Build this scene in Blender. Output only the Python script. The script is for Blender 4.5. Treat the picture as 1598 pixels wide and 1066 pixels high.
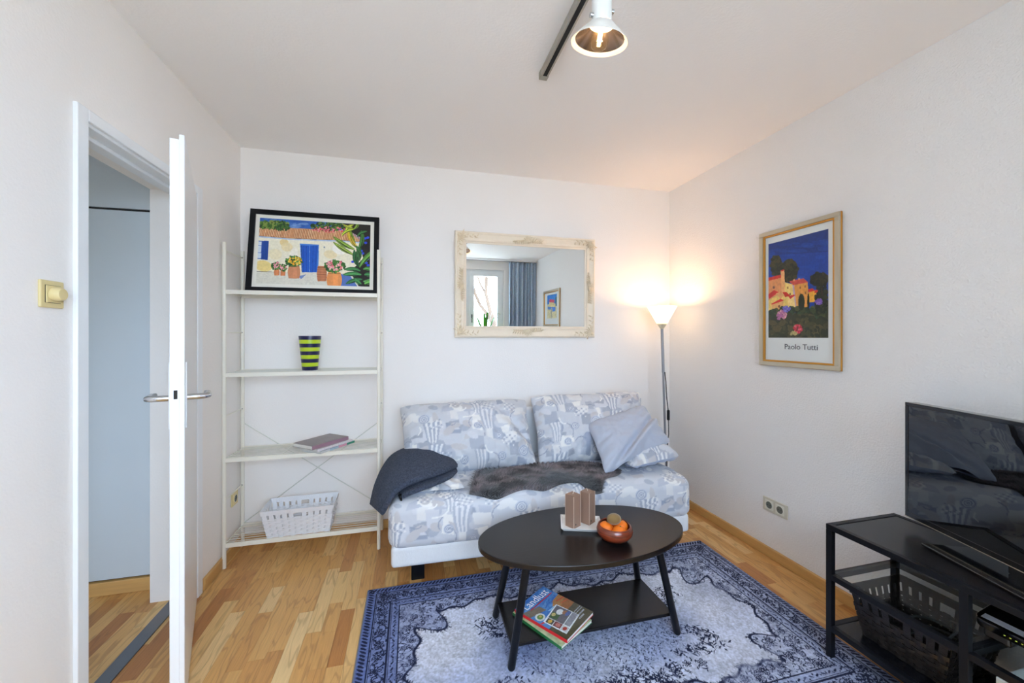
import bpy, bmesh, math, random
import numpy as np
from mathutils import Matrix, Vector, Euler

for _o in list(bpy.data.objects):
    bpy.data.objects.remove(_o, do_unlink=True)
scene = bpy.context.scene
COL = scene.collection
R = math.radians
random.seed(7)
np.random.seed(7)

# ------------------------------------------------------------------ camera
cam_d = bpy.data.cameras.new('camera')
cam_d.sensor_fit = 'HORIZONTAL'
cam_d.sensor_width = 36.0
cam_d.lens = 36.0 * 615.0 / 1598.0
cam_d.shift_y = -7.8 / 1598.0
cam_d.clip_start = 0.02
cam_o = bpy.data.objects.new('camera', cam_d)
cam_o.location = (0, 0, 1.32)
cam_o.rotation_euler = (R(90), 0, -math.atan(157.0 / 615.0))
COL.objects.link(cam_o)
scene.camera = cam_o

# ------------------------------------------------------------------ world, light, exposure
world = bpy.data.worlds.new('overcast_sky')
scene.world = world
world.use_nodes = True
_wn = world.node_tree.nodes
_wl = world.node_tree.links
_wn.clear()
_out = _wn.new('ShaderNodeOutputWorld')
_bg = _wn.new('ShaderNodeBackground')
_tc = _wn.new('ShaderNodeTexCoord')
_nz = _wn.new('ShaderNodeTexNoise')
_nz.inputs['Scale'].default_value = 2.0
_mx = _wn.new('ShaderNodeMix')
_mx.data_type = 'RGBA'
_mx.inputs[6].default_value = (0.57, 0.74, 1.0, 1)
_mx.inputs[7].default_value = (0.67, 0.80, 1.0, 1)
_wl.new(_tc.outputs['Generated'], _nz.inputs['Vector'])
_wl.new(_nz.outputs['Fac'], _mx.inputs[0])
_wl.new(_mx.outputs[2], _bg.inputs['Color'])
_bg.inputs['Strength'].default_value = 16.0
_wl.new(_bg.outputs[0], _out.inputs['Surface'])

LAMP_W = 5.0          # floor lamp bulb, watts
SPOT_W = 1.3          # ceiling spot bulb, watts
WARM = (1.0, 0.56, 0.29)

_pl = bpy.data.lights.new('window_portal', 'AREA')
_pl.shape = 'RECTANGLE'
_pl.size = 2.2
_pl.size_y = 1.6
_pl.cycles.is_portal = True
_po = bpy.data.objects.new('window_portal', _pl)
_po.location = (0.49, -1.06, 1.60)
_po.rotation_euler = (R(90), 0, 0)
COL.objects.link(_po)

_pl2 = bpy.data.lights.new('hall_portal', 'AREA')
_pl2.shape = 'RECTANGLE'
_pl2.size = 0.5
_pl2.size_y = 1.25
_pl2.cycles.is_portal = True
_po2 = bpy.data.objects.new('hall_portal', _pl2)
_po2.location = (-1.70, 0.12, 1.0)
_po2.rotation_euler = (R(90), 0, 0)
COL.objects.link(_po2)

vs = scene.view_settings
vs.view_transform = 'Standard'
vs.look = 'None'
vs.gamma = 1.0
vs.use_curve_mapping = False
vs.exposure = 0.36
cy = scene.cycles
cy.use_denoising = True
try:
    cy.denoiser = 'OPENIMAGEDENOISE'
except Exception:
    pass
cy.max_bounces = 14
cy.diffuse_bounces = 8
cy.glossy_bounces = 6
cy.transparent_max_bounces = 16
cy.sample_clamp_indirect = 6.0
cy.caustics_reflective = False
cy.caustics_refractive = False

# room dimensions
XL, XR, YB, YF, ZC = -1.055, 2.085, 2.86, -0.905, 2.525

# ------------------------------------------------------------------ helpers
def S(r, g, b, a=1.0):
    f = lambda v: (v / 255 / 12.92) if v / 255 <= 0.04045 else ((v / 255 + 0.055) / 1.055) ** 2.4
    return (f(r), f(g), f(b), a)

def lin(a):
    a = np.clip(a, 0, 1)
    return np.where(a <= 0.04045, a / 12.92, ((a + 0.055) / 1.055) ** 2.4)

def mul(c, k):
    return (min(c[0] * k, 1), min(c[1] * k, 1), min(c[2] * k, 1), 1)

def base_mat(name):
    m = bpy.data.materials.new(name)
    m.use_nodes = True
    nt = m.node_tree
    return m, nt.nodes, nt.links, nt.nodes['Principled BSDF']

def mat(name, col, rough=0.5, metal=0.0, var=0.06, vscale=6.0, bump=0.0, bscale=150.0, coat=0.0, sheen=0.0, stretch=None, spec=0.5):
    m, N, L, p = base_mat(name)
    tc = N.new('ShaderNodeTexCoord')
    vec = tc.outputs['Object']
    if stretch:
        mp = N.new('ShaderNodeMapping')
        mp.inputs['Scale'].default_value = stretch
        L.new(vec, mp.inputs['Vector'])
        vec = mp.outputs['Vector']
    nz = N.new('ShaderNodeTexNoise')
    nz.inputs['Scale'].default_value = vscale
    nz.inputs['Detail'].default_value = 5.0
    L.new(vec, nz.inputs['Vector'])
    mx = N.new('ShaderNodeMix')
    mx.data_type = 'RGBA'
    mx.inputs[6].default_value = mul(col, 1 - var)
    mx.inputs[7].default_value = mul(col, 1 + var)
    L.new(nz.outputs['Fac'], mx.inputs[0])
    L.new(mx.outputs[2], p.inputs['Base Color'])
    p.inputs['Roughness'].default_value = rough
    p.inputs['Metallic'].default_value = metal
    p.inputs['Specular IOR Level'].default_value = spec
    if coat:
        p.inputs['Coat Weight'].default_value = coat
        p.inputs['Coat Roughness'].default_value = 0.08
    if sheen:
        p.inputs['Sheen Weight'].default_value = sheen
    if bump:
        n2 = N.new('ShaderNodeTexNoise')
        n2.inputs['Scale'].default_value = bscale
        n2.inputs['Detail'].default_value = 3.0
        L.new(vec, n2.inputs['Vector'])
        b = N.new('ShaderNodeBump')
        b.inputs['Strength'].default_value = bump
        b.inputs['Distance'].default_value = 0.01
        L.new(n2.outputs['Fac'], b.inputs['Height'])
        L.new(b.outputs[0], p.inputs['Normal'])
    return m

def col_mat(name, rough=0.8, bump=0.0, bscale=600.0, spec=0.4, coat=0.0, sheen=0.0, var=0.08):
    m, N, L, p = base_mat(name)
    at = N.new('ShaderNodeAttribute')
    at.attribute_name = 'Col'
    tc = N.new('ShaderNodeTexCoord')
    nz = N.new('ShaderNodeTexNoise')
    nz.inputs['Scale'].default_value = bscale
    nz.inputs['Detail'].default_value = 2.0
    L.new(tc.outputs['Object'], nz.inputs['Vector'])
    mr = N.new('ShaderNodeMapRange')
    mr.inputs[3].default_value = 1 - var
    mr.inputs[4].default_value = 1 + var
    L.new(nz.outputs['Fac'], mr.inputs[0])
    mm = N.new('ShaderNodeVectorMath')
    mm.operation = 'SCALE'
    L.new(at.outputs['Color'], mm.inputs[0])
    L.new(mr.outputs[0], mm.inputs['Scale'])
    L.new(mm.outputs[0], p.inputs['Base Color'])
    p.inputs['Roughness'].default_value = rough
    p.inputs['Specular IOR Level'].default_value = spec
    if coat:
        p.inputs['Coat Weight'].default_value = coat
        p.inputs['Coat Roughness'].default_value = 0.05
    if sheen:
        p.inputs['Sheen Weight'].default_value = sheen
    if bump:
        b = N.new('ShaderNodeBump')
        b.inputs['Strength'].default_value = bump
        b.inputs['Distance'].default_value = 0.004
        L.new(nz.outputs['Fac'], b.inputs['Height'])
        L.new(b.outputs[0], p.inputs['Normal'])
    return m

def thin_glass(name, tint=(0.95, 0.98, 0.97, 1), gloss=0.04, rough=0.0):
    m, N, L, p = base_mat(name)
    N.remove(p)
    out = [n for n in N if n.type == 'OUTPUT_MATERIAL'][0]
    tr = N.new('ShaderNodeBsdfTransparent')
    gl = N.new('ShaderNodeBsdfGlossy')
    gl.inputs['Roughness'].default_value = rough
    tc = N.new('ShaderNodeTexCoord')
    nz = N.new('ShaderNodeTexNoise')
    nz.inputs['Scale'].default_value = 3.0
    L.new(tc.outputs['Object'], nz.inputs['Vector'])
    mx = N.new('ShaderNodeMix')
    mx.data_type = 'RGBA'
    mx.inputs[6].default_value = mul(tint, 0.985)
    mx.inputs[7].default_value = tint
    L.new(nz.outputs['Fac'], mx.inputs[0])
    L.new(mx.outputs[2], tr.inputs['Color'])
    lw_ = N.new('ShaderNodeLayerWeight')
    pw_ = N.new('ShaderNodeMath')
    pw_.operation = 'POWER'
    pw_.inputs[1].default_value = 5.0
    L.new(lw_.outputs['Facing'], pw_.inputs[0])
    ad = N.new('ShaderNodeMath')
    ad.operation = 'MULTIPLY_ADD'
    ad.use_clamp = True
    ad.inputs[1].default_value = 0.55
    ad.inputs[2].default_value = gloss
    L.new(pw_.outputs[0], ad.inputs[0])
    ms = N.new('ShaderNodeMixShader')
    L.new(ad.outputs[0], ms.inputs[0])
    L.new(tr.outputs[0], ms.inputs[1])
    L.new(gl.outputs[0], ms.inputs[2])
    L.new(ms.outputs[0], out.inputs['Surface'])
    return m

def emit_mat(name, col, strength):
    m, N, L, p = base_mat(name)
    tc = N.new('ShaderNodeTexCoord')
    nz = N.new('ShaderNodeTexNoise')
    nz.inputs['Scale'].default_value = 20.0
    L.new(tc.outputs['Object'], nz.inputs['Vector'])
    mx = N.new('ShaderNodeMix')
    mx.data_type = 'RGBA'
    mx.inputs[6].default_value = mul(col, 0.96)
    mx.inputs[7].default_value = col
    L.new(nz.outputs['Fac'], mx.inputs[0])
    L.new(mx.outputs[2], p.inputs['Emission Color'])
    p.inputs['Base Color'].default_value = col
    p.inputs['Emission Strength'].default_value = strength
    return m

class MB:
    """collects shapes, then links them as one mesh object"""
    def __init__(self):
        self.v = []
        self.f = []
    def add(self, vs, fs):
        n = len(self.v)
        self.v += [tuple(p) for p in vs]
        self.f += [tuple(i + n for i in q) for q in fs]
        return self
    def box(self, x0, x1, y0, y1, z0, z1):
        vs = [(x0, y0, z0), (x1, y0, z0), (x1, y1, z0), (x0, y1, z0), (x0, y0, z1), (x1, y0, z1), (x1, y1, z1), (x0, y1, z1)]
        return self.add(vs, [(0, 3, 2, 1), (4, 5, 6, 7), (0, 1, 5, 4), (1, 2, 6, 5), (2, 3, 7, 6), (3, 0, 4, 7)])
    def tube(self, pts, r, n=10, cap=True):
        pts = [Vector(p) for p in pts]
        rr = r if isinstance(r, (list, tuple)) else [r] * len(pts)
        rings = []
        up = None
        for i, p in enumerate(pts):
            d = (pts[min(i + 1, len(pts) - 1)] - pts[max(i - 1, 0)]).normalized()
            if up is None:
                up = Vector((0, 0, 1)) if abs(d.z) < 0.9 else Vector((1, 0, 0))
            a = d.cross(up).normalized()
            up = a.cross(d).normalized()
            rings.append([p + rr[i] * (math.cos(2 * math.pi * k / n) * a + math.sin(2 * math.pi * k / n) * up) for k in range(n)])
        vs = [q for ring in rings for q in ring]
        fs = []
        for i in range(len(pts) - 1):
            for k in range(n):
                fs.append((i * n + k, i * n + (k + 1) % n, (i + 1) * n + (k + 1) % n, (i + 1) * n + k))
        if cap:
            fs.append(tuple(range(n - 1, -1, -1)))
            fs.append(tuple((len(pts) - 1) * n + k for k in range(n)))
        return self.add(vs, fs)
    def lathe(self, prof, n=32, c=(0, 0, 0), cap0=True, cap1=True):
        vs = [(c[0] + r * math.cos(2 * math.pi * k / n), c[1] + r * math.sin(2 * math.pi * k / n), c[2] + z) for r, z in prof for k in range(n)]
        fs = []
        for i in range(len(prof) - 1):
            for k in range(n):
                fs.append((i * n + k, i * n + (k + 1) % n, (i + 1) * n + (k + 1) % n, (i + 1) * n + k))
        if cap0:
            fs.append(tuple(range(n - 1, -1, -1)))
        if cap1:
            fs.append(tuple((len(prof) - 1) * n + k for k in range(n)))
        return self.add(vs, fs)
    def prism(self, poly, z0, z1):
        n = len(poly)
        vs = [(x, y, z0) for x, y in poly] + [(x, y, z1) for x, y in poly]
        fs = [tuple(range(n - 1, -1, -1)), tuple(range(n, 2 * n))]
        fs += [(k, (k + 1) % n, n + (k + 1) % n, n + k) for k in range(n)]
        return self.add(vs, fs)
    def sphere(self, c, r, nu=20, nv=12, sc=(1, 1, 1)):
        vs, fs = [], []
        for j in range(nv + 1):
            th = math.pi * j / nv
            for k in range(nu):
                ph = 2 * math.pi * k / nu
                vs.append((c[0] + r * sc[0] * math.sin(th) * math.cos(ph), c[1] + r * sc[1] * math.sin(th) * math.sin(ph), c[2] + r * sc[2] * math.cos(th)))
        for j in range(nv):
            for k in range(nu):
                fs.append((j * nu + k, (j + 1) * nu + k, (j + 1) * nu + (k + 1) % nu, j * nu + (k + 1) % nu))
        return self.add(vs, fs)
    def mesh(self, name):
        me = bpy.data.meshes.new(name)
        me.from_pydata(self.v, [], self.f)
        me.update()
        return me
    def build(self, name, material, parent=None, bevel=0.0, smooth=False, seg=2):
        me = self.mesh(name)
        return link(name, me, material, parent, bevel, smooth, seg)

def link(name, me, material, parent=None, bevel=0.0, smooth=False, seg=2):
    o = bpy.data.objects.new(name, me)
    COL.objects.link(o)
    if material is not None and not me.materials:
        me.materials.append(material)
    if parent is not None:
        o.parent = parent
    if smooth:
        me.shade_smooth()
        if smooth == 'auto':
            bm = bmesh.new()
            bm.from_mesh(me)
            bm.normal_update()
            for e in bm.edges:
                if len(e.link_faces) == 2 and e.calc_face_angle(0) > R(38):
                    e.smooth = False
            bm.to_mesh(me)
            bm.free()
    if bevel:
        b = o.modifiers.new('bevel', 'BEVEL')
        b.width = bevel
        b.segments = seg
        b.limit_method = 'ANGLE'
    return o

def tag(o, label=None, cat=None, group=None, kind=None):
    if label:
        o['label'] = label
    if cat:
        o['category'] = cat
    if group:
        o['group'] = group
    if kind:
        o['kind'] = kind
    return o

def thing(name, label, cat, loc=(0, 0, 0), rotz=0.0, group=None, kind=None):
    o = bpy.data.objects.new(name, None)
    o.empty_display_size = 0.05
    COL.objects.link(o)
    o.location = loc
    o.rotation_euler = (0, 0, rotz)
    return tag(o, label, cat, group, kind)

def grid_mesh(name, P, cols=None, flip=False, wrap=False):
    """P: (h, w, 3) array of points -> quad mesh, cols (h, w, 3) linear colours"""
    h, w = P.shape[:2]
    idx = np.arange(h * w).reshape(h, w)
    q = np.stack([idx[:-1, :-1], idx[:-1, 1:], idx[1:, 1:], idx[1:, :-1]], -1).reshape(-1, 4)
    if flip:
        q = q[:, ::-1]
    return raw_mesh(name, P.reshape(-1, 3), q, None if cols is None else cols.reshape(-1, 3))

def raw_mesh(name, V, Q, cols=None):
    me = bpy.data.meshes.new(name)
    me.vertices.add(len(V))
    me.vertices.foreach_set('co', np.ascontiguousarray(V, dtype=np.float32).ravel())
    k = Q.shape[1]
    me.loops.add(Q.size)
    me.loops.foreach_set('vertex_index', np.ascontiguousarray(Q, dtype=np.int32).ravel())
    me.polygons.add(len(Q))
    me.polygons.foreach_set('loop_start', np.arange(0, Q.size, k, dtype=np.int32))
    me.update(calc_edges=True)
    me.validate()
    if cols is not None:
        a = me.color_attributes.new('Col', 'FLOAT_COLOR', 'POINT')
        c4 = np.ones((len(V), 4), np.float32)
        c4[:, :3] = cols
        a.data.foreach_set('color', c4.ravel())
    return me

def join_grids(name, parts):
    """parts: list of (P, cols, flip)"""
    Vs, Qs, Cs, n = [], [], [], 0
    for P, c, flip in parts:
        h, w = P.shape[:2]
        idx = np.arange(h * w).reshape(h, w) + n
        q = np.stack([idx[:-1, :-1], idx[:-1, 1:], idx[1:, 1:], idx[1:, :-1]], -1).reshape(-1, 4)
        if flip:
            q = q[:, ::-1]
        Vs.append(P.reshape(-1, 3))
        Qs.append(q)
        Cs.append(c.reshape(-1, 3))
        n += h * w
    return raw_mesh(name, np.concatenate(Vs), np.concatenate(Qs), np.concatenate(Cs))

_perm = np.random.RandomState(3).rand(256, 256)
def vnoise(x, y, seed=0):
    """smooth value noise in 0..1 on arrays"""
    x = np.asarray(x, float) + seed * 17.31
    y = np.asarray(y, float) + seed * 7.77
    xi = np.floor(x).astype(int)
    yi = np.floor(y).astype(int)
    fx = x - xi
    fy = y - yi
    fx = fx * fx * (3 - 2 * fx)
    fy = fy * fy * (3 - 2 * fy)
    g = lambda i, j: _perm[(i) & 255, (j) & 255]
    return (g(xi, yi) * (1 - fx) + g(xi + 1, yi) * fx) * (1 - fy) + (g(xi, yi + 1) * (1 - fx) + g(xi + 1, yi + 1) * fx) * fy

def fbm(x, y, o=4, seed=0):
    s, a, t = 0, 1.0, 0
    for k in range(o):
        s = s + a * vnoise(x * 2 ** k, y * 2 ** k, seed + k)
        t += a
        a *= 0.5
    return s / t

class Canvas:
    """flat print drawn with shapes; user coordinates are mapped through a homography onto the sheet"""
    def __init__(self, w, h, bg, corners=None):
        self.w, self.h = w, h
        self.a = np.ones((h, w, 3)) * np.array(bg) / 255.0
        self.H = None
        if corners is not None:
            src = corners
            dst = [(0, 0), (w, 0), (w, h), (0, h)]
            A, B = [], []
            for (x, y), (u, v) in zip(src, dst):
                A.append([x, y, 1, 0, 0, 0, -u * x, -u * y]); B.append(u)
                A.append([0, 0, 0, x, y, 1, -v * x, -v * y]); B.append(v)
            hh = np.linalg.solve(np.array(A, float), np.array(B, float))
            self.H = np.append(hh, 1).reshape(3, 3)
    def T(self, pts):
        p = np.array(pts, float)
        if self.H is None:
            return p
        q = np.c_[p, np.ones(len(p))] @ self.H.T
        return q[:, :2] / q[:, 2:3]
    def poly(self, pts, col, alpha=1.0):
        p = self.T(pts)
        x0 = max(int(p[:, 0].min()) - 1, 0); x1 = min(int(p[:, 0].max()) + 2, self.w)
        y0 = max(int(p[:, 1].min()) - 1, 0); y1 = min(int(p[:, 1].max()) + 2, self.h)
        if x1 <= x0 or y1 <= y0:
            return
        X, Y = np.meshgrid(np.arange(x0, x1) + 0.5, np.arange(y0, y1) + 0.5)
        ins = np.zeros(X.shape, bool)
        n = len(p)
        for i in range(n):
            xa, ya = p[i]
            xb, yb = p[(i + 1) % n]
            if ya == yb:
                continue
            c = ((ya > Y) != (yb > Y)) & (X < (xb - xa) * (Y - ya) / (yb - ya) + xa)
            ins ^= c
        sub = self.a[y0:y1, x0:x1]
        sub[ins] = sub[ins] * (1 - alpha) + np.array(col) / 255.0 * alpha
    def ell(self, cx, cy, rx, ry, col, rot=0.0, alpha=1.0, n=18):
        c, s = math.cos(rot), math.sin(rot)
        self.poly([(cx + rx * math.cos(t) * c - ry * math.sin(t) * s, cy + rx * math.cos(t) * s + ry * math.sin(t) * c) for t in np.linspace(0, 2 * math.pi, n, endpoint=False)], col, alpha)
    def line(self, pts, wd, col, alpha=1.0):
        for (xa, ya), (xb, yb) in zip(pts[:-1], pts[1:]):
            d = math.hypot(xb - xa, yb - ya) or 1
            nx, ny = -(yb - ya) / d * wd / 2, (xb - xa) / d * wd / 2
            self.poly([(xa + nx, ya + ny), (xb + nx, yb + ny), (xb - nx, yb - ny), (xa - nx, ya - ny)], col, alpha)
    def leaf(self, x, y, ang, ln, wd, col, bend=0.0):
        a, b = [], []
        for t in np.linspace(0, 1, 9):
            aa = ang + bend * t
            px = x + math.cos(aa) * ln * t
            py = y + math.sin(aa) * ln * t
            w = wd * math.sin(math.pi * min(1, t * 0.92 + 0.04)) ** 0.8
            nx, ny = -math.sin(aa), math.cos(aa)
            a.append((px + nx * w, py + ny * w))
            b.append((px - nx * w, py - ny * w))
        self.poly(a + b[::-1], col)
    def spray(self, rnd, cx, cy, rx, ry, n, cols, r0, r1, stretch=1.0):
        for _ in range(n):
            t = rnd.uniform(0, 2 * math.pi)
            q = math.sqrt(rnd.random())
            r = rnd.uniform(r0, r1)
            c = rnd.choice(cols)
            self.ell(cx + rx * q * math.cos(t), cy + ry * q * math.sin(t), r * stretch, r, c, rnd.uniform(0, 3.1), 1.0, 7)
    def brush(self, amt=0.05, sx=0.12, sy=0.3, seed=1):
        X, Y = np.meshgrid(np.arange(self.w), np.arange(self.h))
        n = fbm(X * sx, Y * sy, 3, seed) - 0.5
        self.a = np.clip(self.a * (1 + amt * 2 * n[..., None]), 0, 1)
    def sheet(self, name, sx, sy, material, parent, M=None):
        """lay the print in local x (width) / z (height), facing -y, centred at the origin"""
        X, Z = np.meshgrid((np.arange(self.w) / (self.w - 1) - 0.5) * sx, (0.5 - np.arange(self.h) / (self.h - 1)) * sy)
        P = np.stack([X, np.zeros_like(X), Z], -1)
        if M is not None:
            P = P @ np.array(M.to_3x3()).T + np.array(M.translation)
        me = grid_mesh(name, P, lin(self.a), flip=True)
        return link(name, me, material, parent)

def text_mesh(name, body, size, material, parent, M, extrude=0.0003, align='LEFT', shear=0.0, sx=1.0):
    cu = bpy.data.curves.new(name, 'FONT')
    cu.body = body
    cu.size = size
    cu.extrude = extrude
    cu.align_x = align
    cu.shear = shear
    cu.resolution_u = 3
    tmp = bpy.data.objects.new(name + '_tmp', cu)
    COL.objects.link(tmp)
    dg = bpy.context.evaluated_depsgraph_get()
    me = bpy.data.meshes.new_from_object(tmp.evaluated_get(dg))
    bpy.data.objects.remove(tmp, do_unlink=True)
    bpy.data.curves.remove(cu)
    me.transform(M @ Matrix.Diagonal((sx, 1, 1, 1)))
    me.materials.clear()
    return link(name, me, material, parent)

STAND_UP = Matrix.Rotation(R(90), 4, 'X')      # text plane xy -> xz, facing -y

# ------------------------------------------------------------------ materials
M_wall = mat('plaster_white', S(242, 238, 234), 0.9, var=0.012, vscale=3, bump=0.12, bscale=120, spec=0.15)
M_wall_r = mat('woodchip_white', S(240, 239, 238), 0.9, var=0.012, vscale=3, bump=0.35, bscale=120, spec=0.15)
M_ceil = mat('ceiling_white', S(246, 243, 241), 0.95, var=0.01, vscale=2, bump=0.1, bscale=90, spec=0.1)
M_paint = mat('white_gloss_paint', S(238, 240, 242), 0.28, var=0.02, vscale=5, bump=0.03, bscale=30)
M_metal_white = mat('white_lacquered_steel', S(236, 232, 218), 0.35, var=0.03)
M_chrome = mat('brushed_chrome', S(205, 208, 212), 0.18, 1.0, var=0.05, vscale=30)
M_alu = mat('grey_aluminium', S(120, 122, 128), 0.35, 0.8, var=0.06, vscale=20)
M_black = mat('black_lacquer', S(12, 13, 16), 0.35, var=0.1, spec=0.35)
M_black_steel = mat('black_steel', S(13, 14, 19), 0.38, 0.0, var=0.12, vscale=12, spec=0.3)
M_cream_plastic = mat('cream_plastic', S(222, 204, 150), 0.35, var=0.03)
M_offwhite_plastic = mat('offwhite_plastic', S(224, 222, 208), 0.35, var=0.03)
M_dark = mat('dark_void', S(30, 28, 26), 0.7, var=0.1)
M_base_wood = mat('baseboard_maple', S(204, 160, 98), 0.45, var=0.18, vscale=5, stretch=(12, 0.8, 12))
M_base_woodx = mat('baseboard_maple_cross', S(204, 160, 98), 0.45, var=0.18, vscale=5, stretch=(0.8, 12, 12))
M_closet = mat('closet_grey_board', S(203, 212, 218), 0.6, var=0.03, vscale=3)

def wood_plank_mat():
    m, N, L, p = base_mat('maple_laminate')
    oi = N.new('ShaderNodeObjectInfo')
    tc = N.new('ShaderNodeTexCoord')
    sc = N.new('ShaderNodeVectorMath'); sc.operation = 'SCALE'
    cmb = N.new('ShaderNodeCombineXYZ')
    L.new(oi.outputs['Random'], cmb.inputs[0]); L.new(oi.outputs['Random'], cmb.inputs[1]); cmb.inputs[2].default_value = 0.3
    sc.inputs['Scale'].default_value = 37.0
    L.new(cmb.outputs[0], sc.inputs[0])
    ad = N.new('ShaderNodeVectorMath'); ad.operation = 'ADD'
    L.new(tc.outputs['Object'], ad.inputs[0]); L.new(sc.outputs[0], ad.inputs[1])
    mp = N.new('ShaderNodeMapping'); mp.inputs['Scale'].default_value = (14, 2.0, 14)
    L.new(ad.outputs[0], mp.inputs['Vector'])
    n1 = N.new('ShaderNodeTexNoise'); n1.inputs['Scale'].default_value = 1.0; n1.inputs['Detail'].default_value = 2.0
    L.new(mp.outputs[0], n1.inputs['Vector'])
    wv = N.new('ShaderNodeMath'); wv.operation = 'MULTIPLY'; wv.inputs[1].default_value = 46.0
    L.new(n1.outputs['Fac'], wv.inputs[0])
    sn = N.new('ShaderNodeMath'); sn.operation = 'SINE'; L.new(wv.outputs[0], sn.inputs[0])
    gr = N.new('ShaderNodeMapRange'); gr.inputs[1].default_value = 0.55; gr.inputs[2].default_value = 1.0; gr.inputs[3].default_value = 0.0; gr.inputs[4].default_value = 0.30
    L.new(sn.outputs[0], gr.inputs[0])
    mp2 = N.new('ShaderNodeMapping'); mp2.inputs['Scale'].default_value = (240, 9, 240)
    L.new(ad.outputs[0], mp2.inputs['Vector'])
    n2 = N.new('ShaderNodeTexNoise'); n2.inputs['Scale'].default_value = 1.0; n2.inputs['Detail'].default_value = 3.0
    L.new(mp2.outputs[0], n2.inputs['Vector'])
    rp = N.new('ShaderNodeValToRGB')
    e = rp.color_ramp.elements
    e[0].position = 0.0; e[0].color = S(176, 116, 62)
    e[1].position = 1.0; e[1].color = S(232, 200, 146)
    for ps, cc in ((0.12, (192, 136, 78)), (0.35, (208, 156, 92)), (0.7, (216, 168, 104)), (0.86, (224, 184, 122))):
        x = e.new(ps); x.color = S(*cc)
    L.new(oi.outputs['Random'], rp.inputs[0])
    mx = N.new('ShaderNodeMix'); mx.data_type = 'RGBA'
    L.new(gr.outputs[0], mx.inputs[0]); L.new(rp.outputs[0], mx.inputs[6]); mx.inputs[7].default_value = S(128, 84, 48)
    m2 = N.new('ShaderNodeMapRange'); m2.inputs[1].default_value = 0.3; m2.inputs[2].default_value = 0.7; m2.inputs[3].default_value = 0.88; m2.inputs[4].default_value = 1.08
    L.new(n2.outputs['Fac'], m2.inputs[0])
    fin = N.new('ShaderNodeVectorMath'); fin.operation = 'SCALE'
    L.new(mx.outputs[2], fin.inputs[0]); L.new(m2.outputs[0], fin.inputs['Scale'])
    L.new(fin.outputs[0], p.inputs['Base Color'])
    p.inputs['Roughness'].default_value = 0.36
    p.inputs['Specular IOR Level'].default_value = 0.4
    return m
M_plank = wood_plank_mat()

# ------------------------------------------------------------------ the room shell
tag(MB().box(XL - 0.005, XR + 0.2, YB, YB + 0.2, 0, ZC).build('wall_back', M_wall), 'white plaster wall behind the sofa and the shelf', 'wall', kind='structure')
tag(MB().box(XR, XR + 0.2, YF - 0.2, YB, 0, ZC).build('wall_right', M_wall_r), 'white textured wall with the blue poster and television', 'wall', kind='structure')
DY0, DY1, DZ = 1.60, 2.335, 2.05          # door opening
lw = MB()
lw.box(XL - 0.2, XL, YF - 0.2, DY0, 0, ZC)
lw.box(XL - 0.2, XL, DY1, YB + 0.2, 0, ZC)
lw.box(XL - 0.2, XL, DY0, DY1, DZ, ZC)
tag(lw.build('wall_left', M_wall), 'white plaster wall with the doorway and dimmer', 'wall', kind='structure')
WX0, WX1, WZ0, WZ1 = -0.56, 1.54, 0.88, 2.36
rw = MB()
rw.box(XL, WX0, YF - 0.2, YF, 0, ZC)
rw.box(WX1, XR, YF - 0.2, YF, 0, ZC)
rw.box(WX0, WX1, YF - 0.2, YF, 0, WZ0)
rw.box(WX0, WX1, YF - 0.2, YF, WZ1, ZC)
tag(rw.build('wall_rear', M_wall), 'white window wall reflected in the mirror', 'wall', kind='structure')
tag(MB().box(-2.6, XR + 0.2, YF - 0.2, YB + 0.2, ZC, ZC + 0.2).build('ceiling', M_ceil), 'white ceiling', 'ceiling', kind='structure')

# hall beyond the door
HX0 = -2.3
hall = MB()
hall.box(HX0 - 0.1, HX0, 0.2, 2.6, 0, ZC)
hall.box(HX0, -1.95, 0.1, 0.2, 0, ZC)
hall.box(-1.45, XL - 0.2, 0.1, 0.2, 0, ZC)
hall.box(-1.95, -1.45, 0.1, 0.2, 0, 0.40)
hall.box(-1.95, -1.45, 0.1, 0.2, 1.62, ZC)
tag(hall.build('wall_hall', M_wall), 'plain wall of the hall beyond the doorway', 'wall', kind='structure')
cl = thing('wall_closet', 'grey closet front seen through the open doorway', 'wall', (HX0, 2.466, 0), kind='structure')
MB().box(0, 1.044, 0.012, 0.05, 0, ZC).build('backing', M_dark, cl)
MB().box(0, 1.044, 0, 0.02, 0.075, 1.97).build('panel', M_closet, cl, bevel=0.002)
MB().box(0, 1.044, 0, 0.02, 1.982, ZC).build('panel', M_closet, cl, bevel=0.002)
MB().box(0, 1.044, -0.012, 0.02, 0, 0.068).build('plinth', M_base_woodx, cl, bevel=0.003)

# floor: a slab below the planks, each plank a piece of its own
floor = MB().box(-2.6, XR + 0.2, YF - 0.2, YB + 0.2, -0.15, -0.006).build('floor', M_dark)
tag(floor, 'maple laminate floor laid in short strips', 'floor', kind='structure')
RUG = (-0.22, 1.80, 1.04, 2.16)
def cam_px(x, y, z):
    a = math.atan(157.0 / 615.0)
    t = x * math.sin(a) + y * math.cos(a)
    r = x * math.cos(a) - y * math.sin(a)
    if t <= 0.05:
        return None
    return 799 + 615 * r / t, 525.2 - 615 * (z - 1.32) / t
PW = 0.0636
LENS = (0.20, 0.27, 0.34, 0.42, 0.50)
plank_me = {}
for ln in LENS:
    plank_me[ln] = MB().box(-PW / 2 + 0.0003, PW / 2 - 0.0003, -ln / 2 + 0.0003, ln / 2 - 0.0003, -0.012, 0).mesh('plank')
    plank_me[ln].materials.append(M_plank)
cands, rest = [], MB()
rp = random.Random(21)
nx = int((XR + 0.01 - (-2.3)) / PW) + 1
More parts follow.
